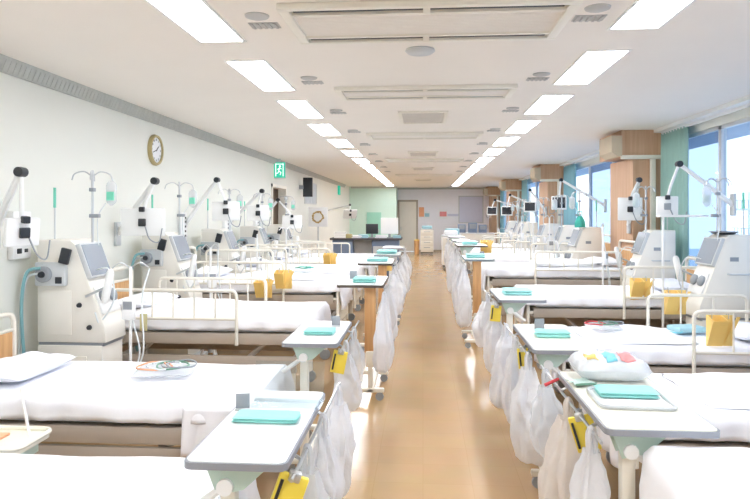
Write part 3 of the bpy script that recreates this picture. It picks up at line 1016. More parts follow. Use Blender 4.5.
# bulky package on the nearest right table
def package(label, c, sx, sy, h, rz, film=CLEARBAG):
    t = thing('plastic_package', label, 'package', c, rz)

    def mk(top, sc, sd):
        def fn(u, v):
            p, q = u * 2 - 1, v * 2 - 1
            k = max(0, 1 - abs(p) ** 5) ** 0.6 * max(0, 1 - abs(q) ** 4) ** 0.6
            n = noise.noise(Vector((p * 2.5, q * 2.5, sd)))
            n2 = noise.noise(Vector((p * 6, q * 6, sd)))
            return Vector((p * sx * sc, q * sy * sc, h / 2 + (1 if top else -1) * h / 2 * sc * k * (1 + (0.3 * n + 0.22 * n2 if top else 0))))
        return fn
    for nm, sc, mt in (('wrapper', 1.0, film), ('contents', 0.86, PAPER)):
        m = MB()
        m.grid(mk(True, sc, sx * 9), 26, 22)
        m.grid(mk(False, sc, sx * 9), 26, 22)
        bmesh.ops.remove_doubles(m.bm, verts=m.bm.verts[:], dist=0.0004)
        m.build(nm, mt, t)

    def patch(nm, u0, u1, v0, v1, mt):
        f = mk(True, 1.0, sx * 9)
        m = MB()
        m.grid(lambda u, v: f(u0 + (u1 - u0) * u, v0 + (v1 - v0) * v) + Vector((0, 0, 0.002)), 10, 10)
        m.build(nm, mt, t, solid=0.002)
    patch('aqua_print', .40, .54, .08, .5, AQUAPRINT)
    patch('pink_print', .60, .80, .10, .5, PINKPRINT)
    patch('yellow_print', .14, .30, .15, .5, YELLOW)
    return t


package('bulky clear package with aqua and pink prints on the nearest right table', (0.90, 3.17, .851), .17, .125, .12, 0.0)
pc = thing('crumpled_wrapper', 'crumpled green edged wrapper beside the bulky package on the nearest right table', 'wrapper', (0.735, 3.04, .852), 0.3)
m = MB()
m.grid(lambda u, v: Vector(((u - .5) * .10, (v - .5) * .09, .014 + .012 * noise.noise(Vector((u * 5, v * 5, 2))))), 12, 10)
m.build('film', GREENPLASTIC, pc, solid=0.003)
MB().tube(curve_path([(-.05, -.045, .012), (0, -.05, .014), (.05, -.04, .01), (.07, -.02, .008)]), .005, 6).build('green_edge', DKGREEN, pc)

# pouches with tubing lying on beds
def tubing_pouch(label, c, rz, tubes, s=1.0):
    t = thing('tubing_pouch', label, 'tubing', c, rz)
    m = MB()

    def fn(top):
        def f(u, v):
            p, q = u * 2 - 1, v * 2 - 1
            k = max(0, 1 - abs(p) ** 4) ** .5 * max(0, 1 - abs(q) ** 4) ** .5
            n = noise.noise(Vector((p * 3, q * 3, c[0])))
            return Vector((p * .15 * s, q * .12 * s, .022 + (1 if top else -1) * .02 * k * (1 + .5 * n)))
        return f
    m.grid(fn(True), 18, 14)
    m.grid(fn(False), 18, 14)
    bmesh.ops.remove_doubles(m.bm, verts=m.bm.verts[:], dist=0.0004)
    m.build('pouch', CLEARBAG, t)
    for k, (mt, off) in enumerate(tubes):
        pts = []
        for j in range(9):
            a = j * 0.9 + k
            pts.append((off * s + .10 * s * math.cos(a) * (1 - .04 * j), .09 * s * math.sin(a), .045 + .004 * (j % 3) + .003 * k))
        MB().tube(curve_path(pts, 5), .006, 6).build('tube', mt, t)
    return t


tubing_pouch('clear pouch with orange and green tubing on the second left bed', (-1.66, 3.98, .622), 0.2, [(ORANGE, -.06), (DKGREEN, .05), (CLEARTUBE, .0), (MGREY, .08)], 1.2)
tubing_pouch('coiled green tubing on the folded white blanket of the fourth left bed', (-1.45, 7.55, .957), 0.1, [(DKGREEN, 0), (DEEPTEAL, .06)], 1.0)
tubing_pouch('red and green tubing pouch on the third right bed', (1.52, 5.5, .677), 0.0, [(RED, -.08), (DKGREEN, .05), (MGREY, .1)], 0.9)
t = thing('folded_wrap', 'pale blue folded wrap on the third right bed beside the console', 'wrap', (2.3, 5.75, .622), .2)
MB().box(-.13, -.1, 0, .13, .1, .05, .018, 3).build('wrap_body', BLUEPAPER, t)
MB().tube(curve_path([(-.1, -.1, .02), (-.16, -.14, .015), (-.2, -.08, .014), (-.24, -.1, .014)]), .006, 6).build('tie', AQUAPRINT, t)


# ------------------------------------------------------------------ hanging bags and binders
def hang_bag(label, c, w, d, h, seed, film=BAG, rz=0.0, lean=0.0):
    """plastic bag hung by two handle loops; c is the top middle of the bag mouth"""
    t = thing('plastic_bag', label, 'bag', (c[0], c[1], c[2]), rz, 'plastic bags hanging along the aisle')
    rnd = random.Random(seed)
    a1, a2, a3 = rnd.uniform(.5, .7), rnd.uniform(.75, .95), rnd.uniform(.85, 1.05)
    prof = [(0.0, .36), (.05, .42), (.15, a1), (.35, a2), (.6, 1.0), (.82, a3), (.95, a3 * .92), (1.0, a3 * .55)]
    skx, sky = rnd.uniform(-.12, .12) * w, rnd.uniform(-.15, .15) * d

    def R(v):
        for (a, ra), (b, rb) in zip(prof, prof[1:]):
            if v <= b:
                k = (v - a) / (b - a)
                k = k * k * (3 - 2 * k)
                return ra + (rb - ra) * k
        return prof[-1][1]
    m = MB()

    def fn(u, v):
        a = 2 * PI * v
        r = R(u)
        ca, sa = math.cos(a), math.sin(a)
        e = 0.62
        ca2, sa2 = math.copysign(abs(ca) ** e, ca), math.copysign(abs(sa) ** e, sa)
        n = noise.noise(Vector((ca * 1.4, sa * 1.4, u * 2.5 + seed)))
        n2 = noise.noise(Vector((ca * 4, sa * 4, u * 5 + seed)))
        pl = 0.16 * math.sin(a * 6 + 5 * noise.noise(Vector((u * 2, seed, 0)))) * (1 - u) ** 0.5
        rr = r * (1 + .24 * n + .12 * n2 + pl)
        sag = .05 * h * (1 if u > .8 else 0) * n
        return Vector((w / 2 * rr * ca2 + skx * u, d / 2 * rr * sa2 + sky * u, -h * u + .02 * n2 * u + sag))
    vs = m.grid(fn, 30, 48, wrap=True)
    m.bm.faces.new(vs[-1])
    m.build('bag_body', film, t)
    for s in (-1, 1):
        pts = curve_path([(s * .01, s * d * .14, -.02), (s * .012, s * d * .09, .05), (0, s * .006, .088), (-s * .012, s * .012, .06), (-s * .01, s * d * .05, -.01)], 5)
        MB().tube(pts, .010, 6).build('handle', film, t)
    return t


def binder(label, c, rz, tilt, w=.1, h=.17, mt=BRIGHTYELLOW):
    t = thing('clip_binder', label, 'binder', c, rz, 'yellow binders hung under the tables')
    M = Matrix.Rotation(tilt, 4, 'Y')
    MB().box(-w / 2, -.012, -h, w / 2, .012, 0, .004, M=M).build('cover', mt, t)
    MB().box(-w / 2 + .008, -.02, -h + .02, -w / 2 + .018, -.012, -.02, M=M).build('spine_strip', BPLASTIC, t)
    MB().box(-.02, -.018, -.02, .02, .016, .012, .004, M=M).build('clip', STEEL, t)
    return t


# left side, near to far (each bag hangs on the rail of its table)
def rail_of(k, side):
    a = (LT if side == 'left' else RT)[k]
    return (a[1] + .012 if side == 'left' else a[0] - .012), a[4] - .06


def bag_on(side, k, y, label, w, d, h, seed, film=BAG, rz=0.0):
    x, z = rail_of(k, side)
    return hang_bag(label, (x, y, z - .078), w, d, h, seed, film, rz)


def binder_on(side, k, y, label, rz, tilt, w, h):
    x, z = rail_of(k, side)
    return binder(label, (x, y, z - .005), rz, tilt, w, h)


bag_on('left', 0, 2.30, 'clear plastic bag with crumpled wrapping under the nearest left table', .20, .22, .46, 3, CLEARBAG)
binder_on('left', 0, 2.08, 'yellow binder with black spine under the nearest left table', 0.25, 0.35, .10, .17)
bag_on('left', 0, 3.12, 'large white bag hanging at the far end of the nearest left table', .20, .26, .42, 4)
bag_on('left', 0, 2.66, 'small white bag under the far half of the nearest left table', .14, .16, .34, 31)
binder_on('left', 1, 3.98, 'yellow binder under the second left table', 0.1, 0.2, .09, .14)
bag_on('left', 1, 4.22, 'white bag hanging under the second left table', .17, .2, .36, 5)
bag_on('left', 1, 4.72, 'clear bag between the second left table and the wooden post', .16, .2, .34, 6, CLEARBAG)
bag_on('left', 2, 5.42, 'long white bag hanging beside the left wooden post', .16, .24, .58, 7)
bag_on('left', 2, 6.1, 'white bag behind the left wooden post', .18, .24, .45, 33)
bag_on('left', 3, 7.55, 'white bag hanging from the near end of the fourth left table', .24, .28, .46, 8)
bag_on('left', 3, 8.2, 'white bag hanging from the far end of the fourth left table', .2, .28, .46, 34)
bag_on('left', 4, 9.7, 'white bag hanging from the fifth left table', .24, .26, .46, 9)
bag_on('left', 5, 11.6, 'white bag hanging from the farthest left table', .24, .26, .46, 10)
# right side
bag_on('right', 0, 2.98, 'cream bag hanging at the nearest right table', .22, .32, .58, 11, CREAMBAG)
bag_on('right', 0, 2.58, 'white bag hanging under the front corner of the nearest right table', .16, .2, .5, 12)
binder_on('right', 0, 2.78, 'yellow binder tucked beside the cream bag at the nearest right table', -.25, -.3, .10, .15)
tag(MB().tube([(-.035, 0, -.012), (.03, 0, .02), (.04, 0, .025)], [.009, .008, .003], 8).build('marker_pen', RED), 'red marker pen at the edge of the nearest right table', 'pen').location = (0.645, 3.25, .80)
bag_on('right', 0, 3.52, 'clear bag hanging at the far end of the nearest right table', .18, .2, .36, 14, CLEARBAG)
bag_on('right', 1, 3.92, 'large white bag hanging at the near end of the second right table', .22, .30, .54, 13)
bag_on('right', 1, 4.45, 'white bag under the middle of the second right table', .18, .24, .5, 35)
binder_on('right', 1, 4.15, 'yellow binder under the second right table', 0, -.1, .07, .13)
bag_on('right', 1, 4.95, 'white bag hanging below the far end of the second right table', .2, .28, .55, 15)
binder_on('right', 2, 5.68, 'yellow binder under the third right table', 0, .1, .09, .14)
bag_on('right', 2, 5.85, 'long white bag under the third right table', .2, .3, .55, 36)
bag_on('right', 2, 6.45, 'bulging white bag hanging at the far end of the third right table', .28, .34, .44, 16)
bag_on('right', 3, 7.68, 'long white bag hanging by the right wooden post', .17, .2, .66, 17)
bag_on('right', 3, 8.3, 'white bag behind the right wooden post', .2, .28, .6, 18)
bag_on('right', 3, 8.9, 'crumpled white bag at the far end of the right wooden post table', .2, .28, .6, 37)
bag_on('right', 4, 10.0, 'white bag hanging at the high table behind the right wooden post', .24, .3, .62, 19)
bag_on('right', 5, 11.8, 'white bag hanging at the sixth right table', .24, .3, .62, 20)
bag_on('right', 6, 13.7, 'white bag hanging at the seventh right table', .24, .3, .62, 21)
bag_on('right', 7, 15.5, 'white bag hanging at the farthest right table', .24, .3, .62, 22)


# yellow pouches clipped on rails
def pouch(label, c, rz, s=1.0):
    t = thing('rail_pouch', label, 'pouch', c, rz, 'yellow pouches on the bed rails')
    m = MB()
    # open wedge: back plate, front plate leaning out, two gussets
    w, h, d = .10 * s, .23 * s, .12 * s
    m.box(-w, -.004, -h, w, .004, 0, .002)
    m.prism([(-.004, -h), (-d, -.03), (-d - .006, -.03), (-.012, -h)], -w, w * .1, axis='x')
    m.prism([(-.004, -h), (-d, -.03), (-.004, -.0)], -w, -w + .006, axis='x')
    m.prism([(-.004, -h), (-d, -.03), (-.004, -.0)], w * .1 - .006, w * .1, axis='x')
    m.build('pocket', YELLOW, t)
    MB().prism([(w * .2, -h * .9), (w * .45, -h * .9), (w * 1.35, -.01), (w * 1.1, -.01)], -.03, -.022, axis='y').build('flap', YELLOW, t)
    m = MB()
    for s2 in (-.6, .6):
        m.tube(arc_path([(w * s2, -.004, -.03), (w * s2, -.004, .02), (w * s2, .03, .02), (w * s2, .03, -.01)], .012, 3), .004, 6)
    m.build('hook', STEEL, t)
    return t


pouch('yellow pouch on the near rail of the third right bed, nearest yellow pouch', at(720, 315, 4.98), 0.0, 1.05)
pouch('yellow pouch on the far rail of the third right bed', at(675, 290, 6.0), 0.0, 1.0)
pouch('yellow pouch on the fourth right bed before the narrow white console', at(640, 278, 6.63), 0.0, 1.05)
pouch('yellow pouch nearer the wall on the rail of the fourth left bed', at(264, 279, 7.06), 0.0, .9)
pouch('yellow pouch nearer the aisle on the rail of the fourth left bed', at(284, 270, 7.06), 0.0, .9)
pouch('yellow pouch on the rail of the sixth left bed', at(330, 253, 10.62), 0.0, 1.0)
pouch('yellow pouch beside the aisle at the fourth left table', at(387, 258, 9.1), 0.0, .8)
pouch('pale yellow pouch at the sixth right bed', at(486, 240, 10.2), 0.0, .9)
tag(MB().box(-.03, -.006, -.13, .03, .006, .01, .003).build('rail_tag', mat('olive_tag', (206, 198, 150), .6, var=.05)), 'olive tag hanging on the rail of the third left bed', 'tag').location = at(143.5, 315, 5.16)


# ------------------------------------------------------------------ dialysis consoles
def make_console(label, loc, rz, full=True):
    """local +x is the front (aisle side); -y side carries the pump module"""
    t = thing('dialysis_console', label, 'medical console', loc, rz, 'dialysis consoles between the beds')
    hw = .17
    m = MB().prism([(-.28, .66), (.27, .66), (.26, .78), (.02, 1.42), (-.02, 1.45), (-.28, 1.45)], -hw, hw, axis='y', bev=.012)
    m.build('upper_housing', BEIGE, t)
    m = MB().box(-.28, -hw, .14, .24, hw, .64, .012)
    m.build('lower_cabinet', BEIGE, t)
    MB().box(-.27, -hw + .01, .635, .25, hw - .01, .67).build('shadow_gap', MGREY, t, smooth=False)
    bs = MB().box(-.32, -.2, .085, .32, .2, .14, .02).build('base_plate', GPLASTIC, t)
    for sx in (-1, 1):
        for sy in (-1, 1):
            MB().lathe([(0, -.014), (.04, -.014), (.043, 0), (.04, .014), (0, .014)], 14, Matrix.Translation((sx * .26, sy * .15, .043)) @ Matrix.Rotation(PI / 2, 4, 'X')).build('caster', MGREY, bs)
    # screen on the slanted front: local frame
    ang = math.atan2(.24, .64)
    M = Matrix.Translation((.14, 0, 1.10)) @ Matrix.Rotation(-ang, 4, 'Y')
    sc = MB().box(-.004, -.165, .05, .035, .165, .335, .006, M=M).build('screen_housing', GPLASTIC, t)
    MB().box(.034, -.15, .065, .038, .15, .32, M=M).build('screen', SCREEN, sc, smooth=False)
    m = MB().box(-.002, -.14, -.24, .016, .14, -.02, .004, M=M)
    m.build('front_panel', WPLASTIC, t)
    m = MB()
    for k, y in enumerate((-.07, .07)):
        m.lathe([(0, 0), (.052, 0), (.052, .02), (.03, .035), (0, .035)], 20, Matrix.Translation(M @ Vector((.016, y, -.11))) @ Matrix.Rotation(-ang, 4, 'Y') @ Matrix.Rotation(PI / 2, 4, 'Y'))
    m.build('blood_pump', MGREY, t)
    # pump module and control box on the -y side
    m = MB().box(-.27, -hw - .05, 1.10, -.03, -hw, 1.28, .01)
    pm = m.build('pump_module', GPLASTIC, t)
    RX = Matrix.Rotation(PI / 2, 4, 'X')
    m = MB()
    m.lathe([(0, 0), (.062, 0), (.062, .025), (.05, .035), (0, .035)], 22, Matrix.Translation((-.19, -hw - .05, 1.19)) @ RX)
    m.build('pump_rotor', MGREY, pm)
    m = MB()
    m.lathe([(0, 0), (.026, 0), (.022, .02), (0, .02)], 16, Matrix.Translation((-.19, -hw - .083, 1.19)) @ RX)
    m.build('pump_knob', BPLASTIC, pm)
    MB().box(-.1, -hw - .062, 1.12, -.05, -hw - .05, 1.17, .003).build('pump_display', BPLASTIC, pm)
    MB().cbox((0, 0, 0), (.075, .03, .12), .006, M=Matrix.Translation((-.02, -hw - .06, 1.33)) @ Matrix.Rotation(.25, 4, 'Y')).build('black_handset', BPLASTIC, t)
    MB().box(-.25, -hw - .008, .72, .0, -hw, 1.06, .004).build('side_panel', BEIGE, t)
    m = MB().box(-.2, -hw - .012, .22, .12, -hw, .56, .004)
    m.build('cabinet_door', CREAM, t)
    for q in ((.06, -hw, .95), (-.04, -hw - .012, .48), (.14, -hw, .78)):
        MB().lathe([(0, 0), (.02, 0), (.016, .018), (0, .018)], 14, Matrix.Translation(q) @ RX).build('knob', BPLASTIC, t)
    MB().box(-.1, hw, 1.2, -.02, hw + .004, 1.24).build('rear_label', MGREY, t, smooth=False)
    m = MB().tube(arc_path([(-.2, hw, 1.08), (-.2, hw + .04, 1.08), (.0, hw + .04, 1.08), (.0, hw, 1.08)], .02, 3), .009, 6)
    m.build('grab_handle', GPLASTIC, t)
    # IV pole with hooks
    m = MB().tube([(.04, 0.06, 1.3), (.04, 0.06, 2.0)], .010, 8)
    for a in range(4):
        dx, dy = math.cos(a * PI / 2 + .4), math.sin(a * PI / 2 + .4)
        m.tube(curve_path([(.04, .06, 1.95), (.04 + .06 * dx, .06 + .06 * dy, 1.99), (.04 + .13 * dx, .06 + .13 * dy, 1.97), (.04 + .15 * dx, .06 + .15 * dy, 1.92)], 4), .006, 6)
    iv = m.build('drip_pole', STEEL, t)
    m = MB().box(.02, .04, 1.62, .10, .08, 1.65, .004).box(.02, .04, 1.83, .06, .08, 1.86, .004)
    m.build('pole_clamp', MGREY, iv)
    if full:
        m = MB()

        def fb(u, v):
            a = 2 * PI * v
            r = min(1, (1 - abs(2 * u - 1) ** 4) + .25)
            return Vector((.04 + .13 + .045 * r * math.cos(a), .06 + .055 + .014 * r * math.sin(a), 1.92 - .2 * u))
        vs = m.grid(fb, 10, 16, wrap=True)
        m.bm.faces.new(vs[0]); m.bm.faces.new(vs[-1][::-1])
        m.build('drip_bag', CLEARBAG, iv)
        MB().box(.14, .09, 1.76, .2, .10, 1.83).build('drip_label', GREENLED, iv, smooth=False)
    # green indicator rod
    MB().tube([(-.24, 0, 1.44), (-.24, 0, 1.78)], .006, 6).build('indicator_rod', GPLASTIC, t)
    MB().tube([(-.24, 0, 1.70), (-.24, 0, 1.86)], .011, 8).build('indicator_light', GREENLED, t)
    # tubing
    MB().tube(curve_path([(-.2, -hw - .08, 1.24), (-.3, -hw - .1, 1.2), (-.34, -hw - .1, .95), (-.33, -hw - .08, .55), (-.27, -hw - .1, .22), (-.2, -hw - .06, .2)], 8), .013, 8).build('hose', TEALTUBE, t)
    MB().tube(curve_path([(-.22, -hw - .08, 1.2), (-.32, -hw - .07, 1.15), (-.36, -hw - .07, .9), (-.37, -hw - .07, .5), (-.3, -hw - .05, .16)], 8), .009, 8).build('hose', CLEARTUBE, t)
    MB().tube(curve_path([(.1, -.05, 1.2), (.26, -.1, 1.22), (.32, -.14, 1.0), (.22, -.16, .82), (.2, -.2, .9)], 8), .006, 6).build('hose', CLEARTUBE, t)
    MB().tube(curve_path([(.08, .1, 1.28), (.05, .12, 1.6), (.12, .12, 1.74)], 8), .004, 6).build('hose', CLEARTUBE, t)
    # sample arm and filter column at the front
    m = MB().tube([(.12, -.19, 1.02), (.3, -.2, 1.10)], .01, 8)
    m.build('filter_arm', STEEL, t)
    MB().lathe([(0, -.13), (.018, -.13), (.03, -.1), (.03, .1), (.018, .13), (0, .13)], 16, Matrix.Translation((.3, -.2, 1.10)) @ Matrix.Rotation(.2, 4, 'Y')).build('filter', WPLASTIC, t)
    return t


LCY = [4.86, 6.68, 8.48, 10.28, 12.1]
lcon = ['dialysis console with black handset against the left wall, nearest on that side', 'dialysis console with tilted grey screen, second along the left wall', 'dialysis console third along the left wall', 'dialysis console fourth along the left wall', 'dialysis console fifth along the left wall, nearest the doorway']
c0 = make_console(lcon[0], (-2.69, LCY[0], 0), 0)
for k in range(1, 5):
    dup(c0, (-2.69, LCY[k], 0), random.uniform(-.08, .08), lcon[k])
rcon = ['beige dialysis console with large grey screen, nearest by the big window', 'narrow white console below the first wooden pillar', 'console third along the right windows', 'console fourth along the right windows', 'console fifth along the right windows', 'console sixth along the right windows', 'console seventh along the right windows', 'farthest console along the right windows']
for k, y in enumerate((6.42, 8.18, 9.98, 11.78, 13.58, 15.38, 17.2, 19.0)):
    dup(c0, ((2.87, 2.80, 2.42, 2.55, 2.55, 2.42, 2.55, 2.55)[k], y, 0), PI + (0.06 if k == 0 else random.uniform(-.08, .08)), rcon[k])


t = thing('dark_dish', 'shallow dark dish lying on top of the nearest window console', 'dish', (2.92, 6.42, 1.452))
MB().lathe([(0, 0), (.09, 0), (.12, .02), (.125, .026), (.11, .024), (.08, .008), (0, .008)], 24).build('dish_bowl', BPLASTIC, t)
MB().lathe([(.126, .02), (.132, .024), (.126, .029), (.122, .024)], 24).build('rim', MGREY, t)
# white infusion stands between beds and consoles
def stand(label, loc, rz, h):
    t = thing('infusion_stand', label, 'infusion stand', loc, rz, 'white infusion stands beside the consoles')
    MB().tube([(0, 0, .22), (0, 0, h)], .012, 8).build('pole', WPLASTIC, t)
    for k in range(3):
        a = k * 2 * PI / 3 + .5
        lg = MB().tube(curve_path([(0, 0, .42), (.09 * math.cos(a), .09 * math.sin(a), .2), (.15 * math.cos(a), .15 * math.sin(a), .03)], 5), .013, 8).build('leg', WPLASTIC, t)
    m = MB().tube([(0, 0, .2), (0, 0, .44)], .024, 10)
    m.build('hub', GPLASTIC, t)
    m = MB()
    for a in (0.4, 0.4 + PI):
        m.tube(curve_path([(0, 0, h - .01), (.07 * math.cos(a), .07 * math.sin(a), h + .03), (.13 * math.cos(a), .13 * math.sin(a), h - .01)], 5), .006, 6)
    m.build('hook', STEEL, t)
    MB().box(-.05, -.05, h * .68, .05, -.012, h * .68 + .16, .01).build('pump_box', WPLASTIC, t)
    MB().box(-.035, -.054, h * .68 + .08, .035, -.05, h * .68 + .14).build('pump_display', MGREY, t, smooth=False)
    MB().tube(curve_path([(.04, -.05, h * .68), (.1, -.06, h * .5), (.06, -.05, h * .38), (.12, -.04, h * .5), (.09, 0, h * .8), (.12, .06, h - .02)], 7), .006, 6).build('line', CLEARTUBE, t)
    return t


stand('white infusion stand in front of the nearest left console', (-2.22, 4.68, 0), 0, 1.25)
stand('white infusion stand in front of the second left console', (-2.22, 6.5, 0), .8, 1.3)
stand('white infusion stand in front of the third left console', (-2.2, 8.3, 0), 1.4, 1.35)
stand('white infusion stand in front of the fourth left console', (-2.2, 10.1, 0), .3, 1.4)
stand('white infusion stand in front of the narrow white right console', (2.22, 8.05, 0), 1.0, 1.5)
stand('white infusion stand in front of the third right console', (1.95, 10.0, 0), .4, 1.6)
stand('white infusion stand in front of the fourth right console', (2.0, 11.75, 0), 2.0, 1.6)
stand('white infusion stand in front of the fifth right console', (2.05, 13.5, 0), 2.6, 1.6)


# ------------------------------------------------------------------ TV arms
def tv_arm(label, wall, elbow, tv, tilt, face, black=False, w=.40, h=.27):
    """wall bracket -> slanted arm -> elbow -> hanging rod -> monitor (all in room coordinates)"""
    wall, elbow, tv = Vector(wall), Vector(elbow), Vector(tv)
    t = thing('monitor_arm', label, 'monitor', wall, 0, 'monitors on jointed arms')
    e, v = elbow - wall, tv - wall
    sgn = 1 if wall.x < 0 else -1
    MB().box(0 if sgn > 0 else -.03, -.05, -.12, .03 if sgn > 0 else 0, .05, .12, .006).build('wall_bracket', GPLASTIC, t)
    MB().tube([(0.02 * sgn, 0, 0), e * .5, e], [.028, .026, .022], 8).build('arm', WPLASTIC, t)
    m = MB()
    m.lathe([(0, -.035), (.034, -.035), (.036, 0), (.034, .035), (0, .035)], 16, Matrix.Translation(e) @ Matrix.Rotation(PI / 2, 4, 'X'))
    m.build('elbow_joint', BPLASTIC, t)
    top = Vector((v.x, v.y, v.z + h * .35))
    MB().tube([e, e * .3 + top * .7 + Vector((0, 0, .03)), top], .016, 8).build('drop_rod', WPLASTIC, t)
    M = Matrix.Translation(v) @ Matrix.Rotation(face, 4, 'Z') @ Matrix.Rotation(tilt, 4, 'X')
    hs = MB().box(-w / 2, -.02, -h / 2, w / 2, .02, h / 2, .01, M=M).build('monitor_housing', WPLASTIC, t)
    MB().box(-w / 2 + .02, .0195, -h / 2 + .03, w / 2 - .02, .0225, h / 2 - .02, M=M).build('screen', BLACKSCREEN, hs, smooth=False)
    m = MB().box(-.035, -.05, -.04, .035, -.02, .035, .008, M=M)
    m.build('back_mount', BPLASTIC if black else MGREY, hs)
    MB().cbox((0, -.035, h / 2 - .01), (.05, .05, .05), .008, M=M).build('tilt_joint', BPLASTIC, hs)
    MB().tube(curve_path([M @ Vector((.03, -.04, -.04)), M @ Vector((.08, -.07, -.16)), M @ Vector((.16, -.05, -.19)), M @ Vector((.19, -.03, -.06))], 6), .006, 6).build('cable', MGREY, hs)
    return t


tv_arm('white arm with black elbow and small monitor at left edge of the wall', (XL, 4.35, 1.52), at(21, 172, 4.4), at(22, 232, 4.45), .1, 1.1, True, .24, .2)
tv_arm('white monitor on jointed arm below the wall clock', (XL, 6.2, 1.45), at(155, 181, 6.15), at(143, 222, 6.2), .05, .15, True, .42, .27)
tv_arm('white monitor on jointed arm, third along the left wall', (XL, 8.0, 1.5), at(217, 180, 8.0), at(226, 211, 8.0), .05, .2, True, .34, .24)
tv_arm('white monitor on jointed arm, fourth along the left wall', (XL, 9.9, 1.5), at(262, 191, 9.8), at(258, 213, 9.8), .05, .2, True, .34, .24)
tv_arm('white monitor on jointed arm, fifth along the left wall', (XL, 11.8, 1.5), at(278, 200, 11.7), at(292, 222, 11.7), .05, .2, True, .36, .24)
tv_arm('white monitor on jointed arm before the big right window', (XR - 0.02, 7.1, 1.75), at(679, 164, 6.9), at(667, 206, 6.9), .06, -.2, False, .22, .21)
tv_arm('white monitor on jointed arm in front of the first wooden pillar', (2.86, 9.05, 1.5), at(639, 180, 8.3), at(630, 209, 8.3), .05, -.2, True, .3, .3)
tv_arm('dark monitor on long white arm left of the first wooden pillar', (XR - 0.02, 11.9, 1.8), at(561, 180, 11.9), at(559, 203, 11.7), .1, PI - .3, True, .27, .25)
tv_arm('dark monitor on white arm by the second wooden pillar', (2.86, 15.0, 1.7), at(530, 190, 14.8), at(530, 207, 14.7), .1, PI - .3, True, .27, .24)
tv_arm('dark monitor on white arm, second from the far end of the right row', (XR - .02, 17.2, 1.7), at(510, 195, 17.0), at(507, 211, 17.0), .1, PI - .3, True, .30, .25)
tv_arm('dark monitor on white arm, farthest in the right row', (XR - .02, 19.2, 1.7), at(495, 200, 19.0), at(492, 211, 19.0), .1, PI - .3, True, .30, .25)

# shelf boxes along the window side
t = thing('wall_shelf', 'white narrow shelf on a post before the big right window', 'shelf', at(682, 216, 6.55))
MB().box(-.24, -.06, -.012, .24, .06, .012, .004).build('shelf_board', WPLASTIC, t)
MB().tube([(-.19, 0, -.01), (-.19, 0, -at(682, 216, 6.55).z + .02)], .014, 8).build('support_post', WPLASTIC, t)
MB().lathe([(0, 0), (.13, 0), (.14, .02), (0, .02)], 18, Matrix.Translation((-.19, 0, -at(682, 216, 6.55).z))).build('post_foot', GPLASTIC, t)

t = thing('teal_pouch', 'teal cloth pouch hanging on a console pole near the second pillar', 'pouch', at(580, 216, 9.6))
m = MB()


def tf(u, v):
    a = 2 * PI * v
    r = .4 + .6 * math.sin(min(1, u * 1.3) * PI / 2)
    return Vector((.08 * r * math.cos(a), .05 * r * math.sin(a), -.17 * u + .01 * noise.noise(Vector((u * 4, math.cos(a), 1)))))


vs = m.grid(tf, 10, 18, wrap=True)
m.bm.faces.new(vs[-1])
m.build('cloth_body', DEEPTEAL, t)
MB().tube(arc_path([(-.03, 0, 0), (-.03, 0, .07), (.03, 0, .07), (.03, 0, 0)], .02, 3), .006, 6).build('strap', DEEPTEAL, t)

# utility panels on the left wall
for k, y in enumerate((4.62, 7.9, 9.7, 11.5)):
    lab = ['white wall utility panel with dark sockets beside the leftmost monitor arm', 'white wall utility panel behind the second left console', 'white wall utility panel behind the third left console', 'white wall utility panel behind the fourth left console'][k]
    if k == 0:
        up = thing('wall_utility_panel', lab, 'wall panel', (XL, y, 1.49), 0, 'utility panels on the left wall')
        MB().box(0, -.11, -.18, .05, .11, .18, .008).build('panel_box', WPLASTIC, up)
        m = MB()
        for z in (-.12, -.06, 0, .06, .11):
            m.box(.05, .02, z - .014, .056, .06, z + .014, .003)
        m.box(.05, -.07, -.14, .06, -.02, -.1, .004)
        m.build('socket', BPLASTIC, up)
    else:
        dup(up, (XL, y, 1.49), 0, lab)

# small cream trolley tray at the lower left
t = thing('side_trolley', 'cream tray trolley with thin pole at lower left between the first two beds', 'trolley', (-2.06, 2.87, 0))
m = MB().prism(rrect(-.3, -.14, .24, .14, .05), .56, .58, axis='z')
m.tube([(a, b, .588) for a, b in rrect(-.3, -.14, .24, .14, .05)], .012, 8, closed=True)
m.build('tray_top', CREAMTOP, t)
MB().tube([(0.10, .0, .1), (0.10, .0, .56)], .02, 10).build('post', CREAM, t)
MB().tube([(.17, .06, .56), (.11, .08, .80)], .007, 8).build('pole', WPLASTIC, t)
MB().prism(rrect(.08, -.1, .2, .1, .03), .50, .545, axis='z').build('basket', GREENPLASTIC, t)
bs = MB().box(-.22, -.03, .06, .24, .03, .1, .008).box(-.06, -.13, .06, 0, .13, .1, .008).build('base', CREAM, t)
for x, y in ((-.2, 0), (.22, 0), (-.03, .11), (-.03, -.11)):
    MB().lathe([(0, -.01), (.03, -.01), (.03, .01), (0, .01)], 12, Matrix.Translation((x, y, .03)) @ Matrix.Rotation(PI / 2, 4, 'X')).build('caster', MGREY, bs)
t = tag(MB().box(-.09, -.06, 0, .07, .06, .014, .005).build('gauze_pack', ORANGE), 'flat peach gauze pack lying on the cream trolley tray', 'pack')
t.location = (-2.06, 2.87, .581)

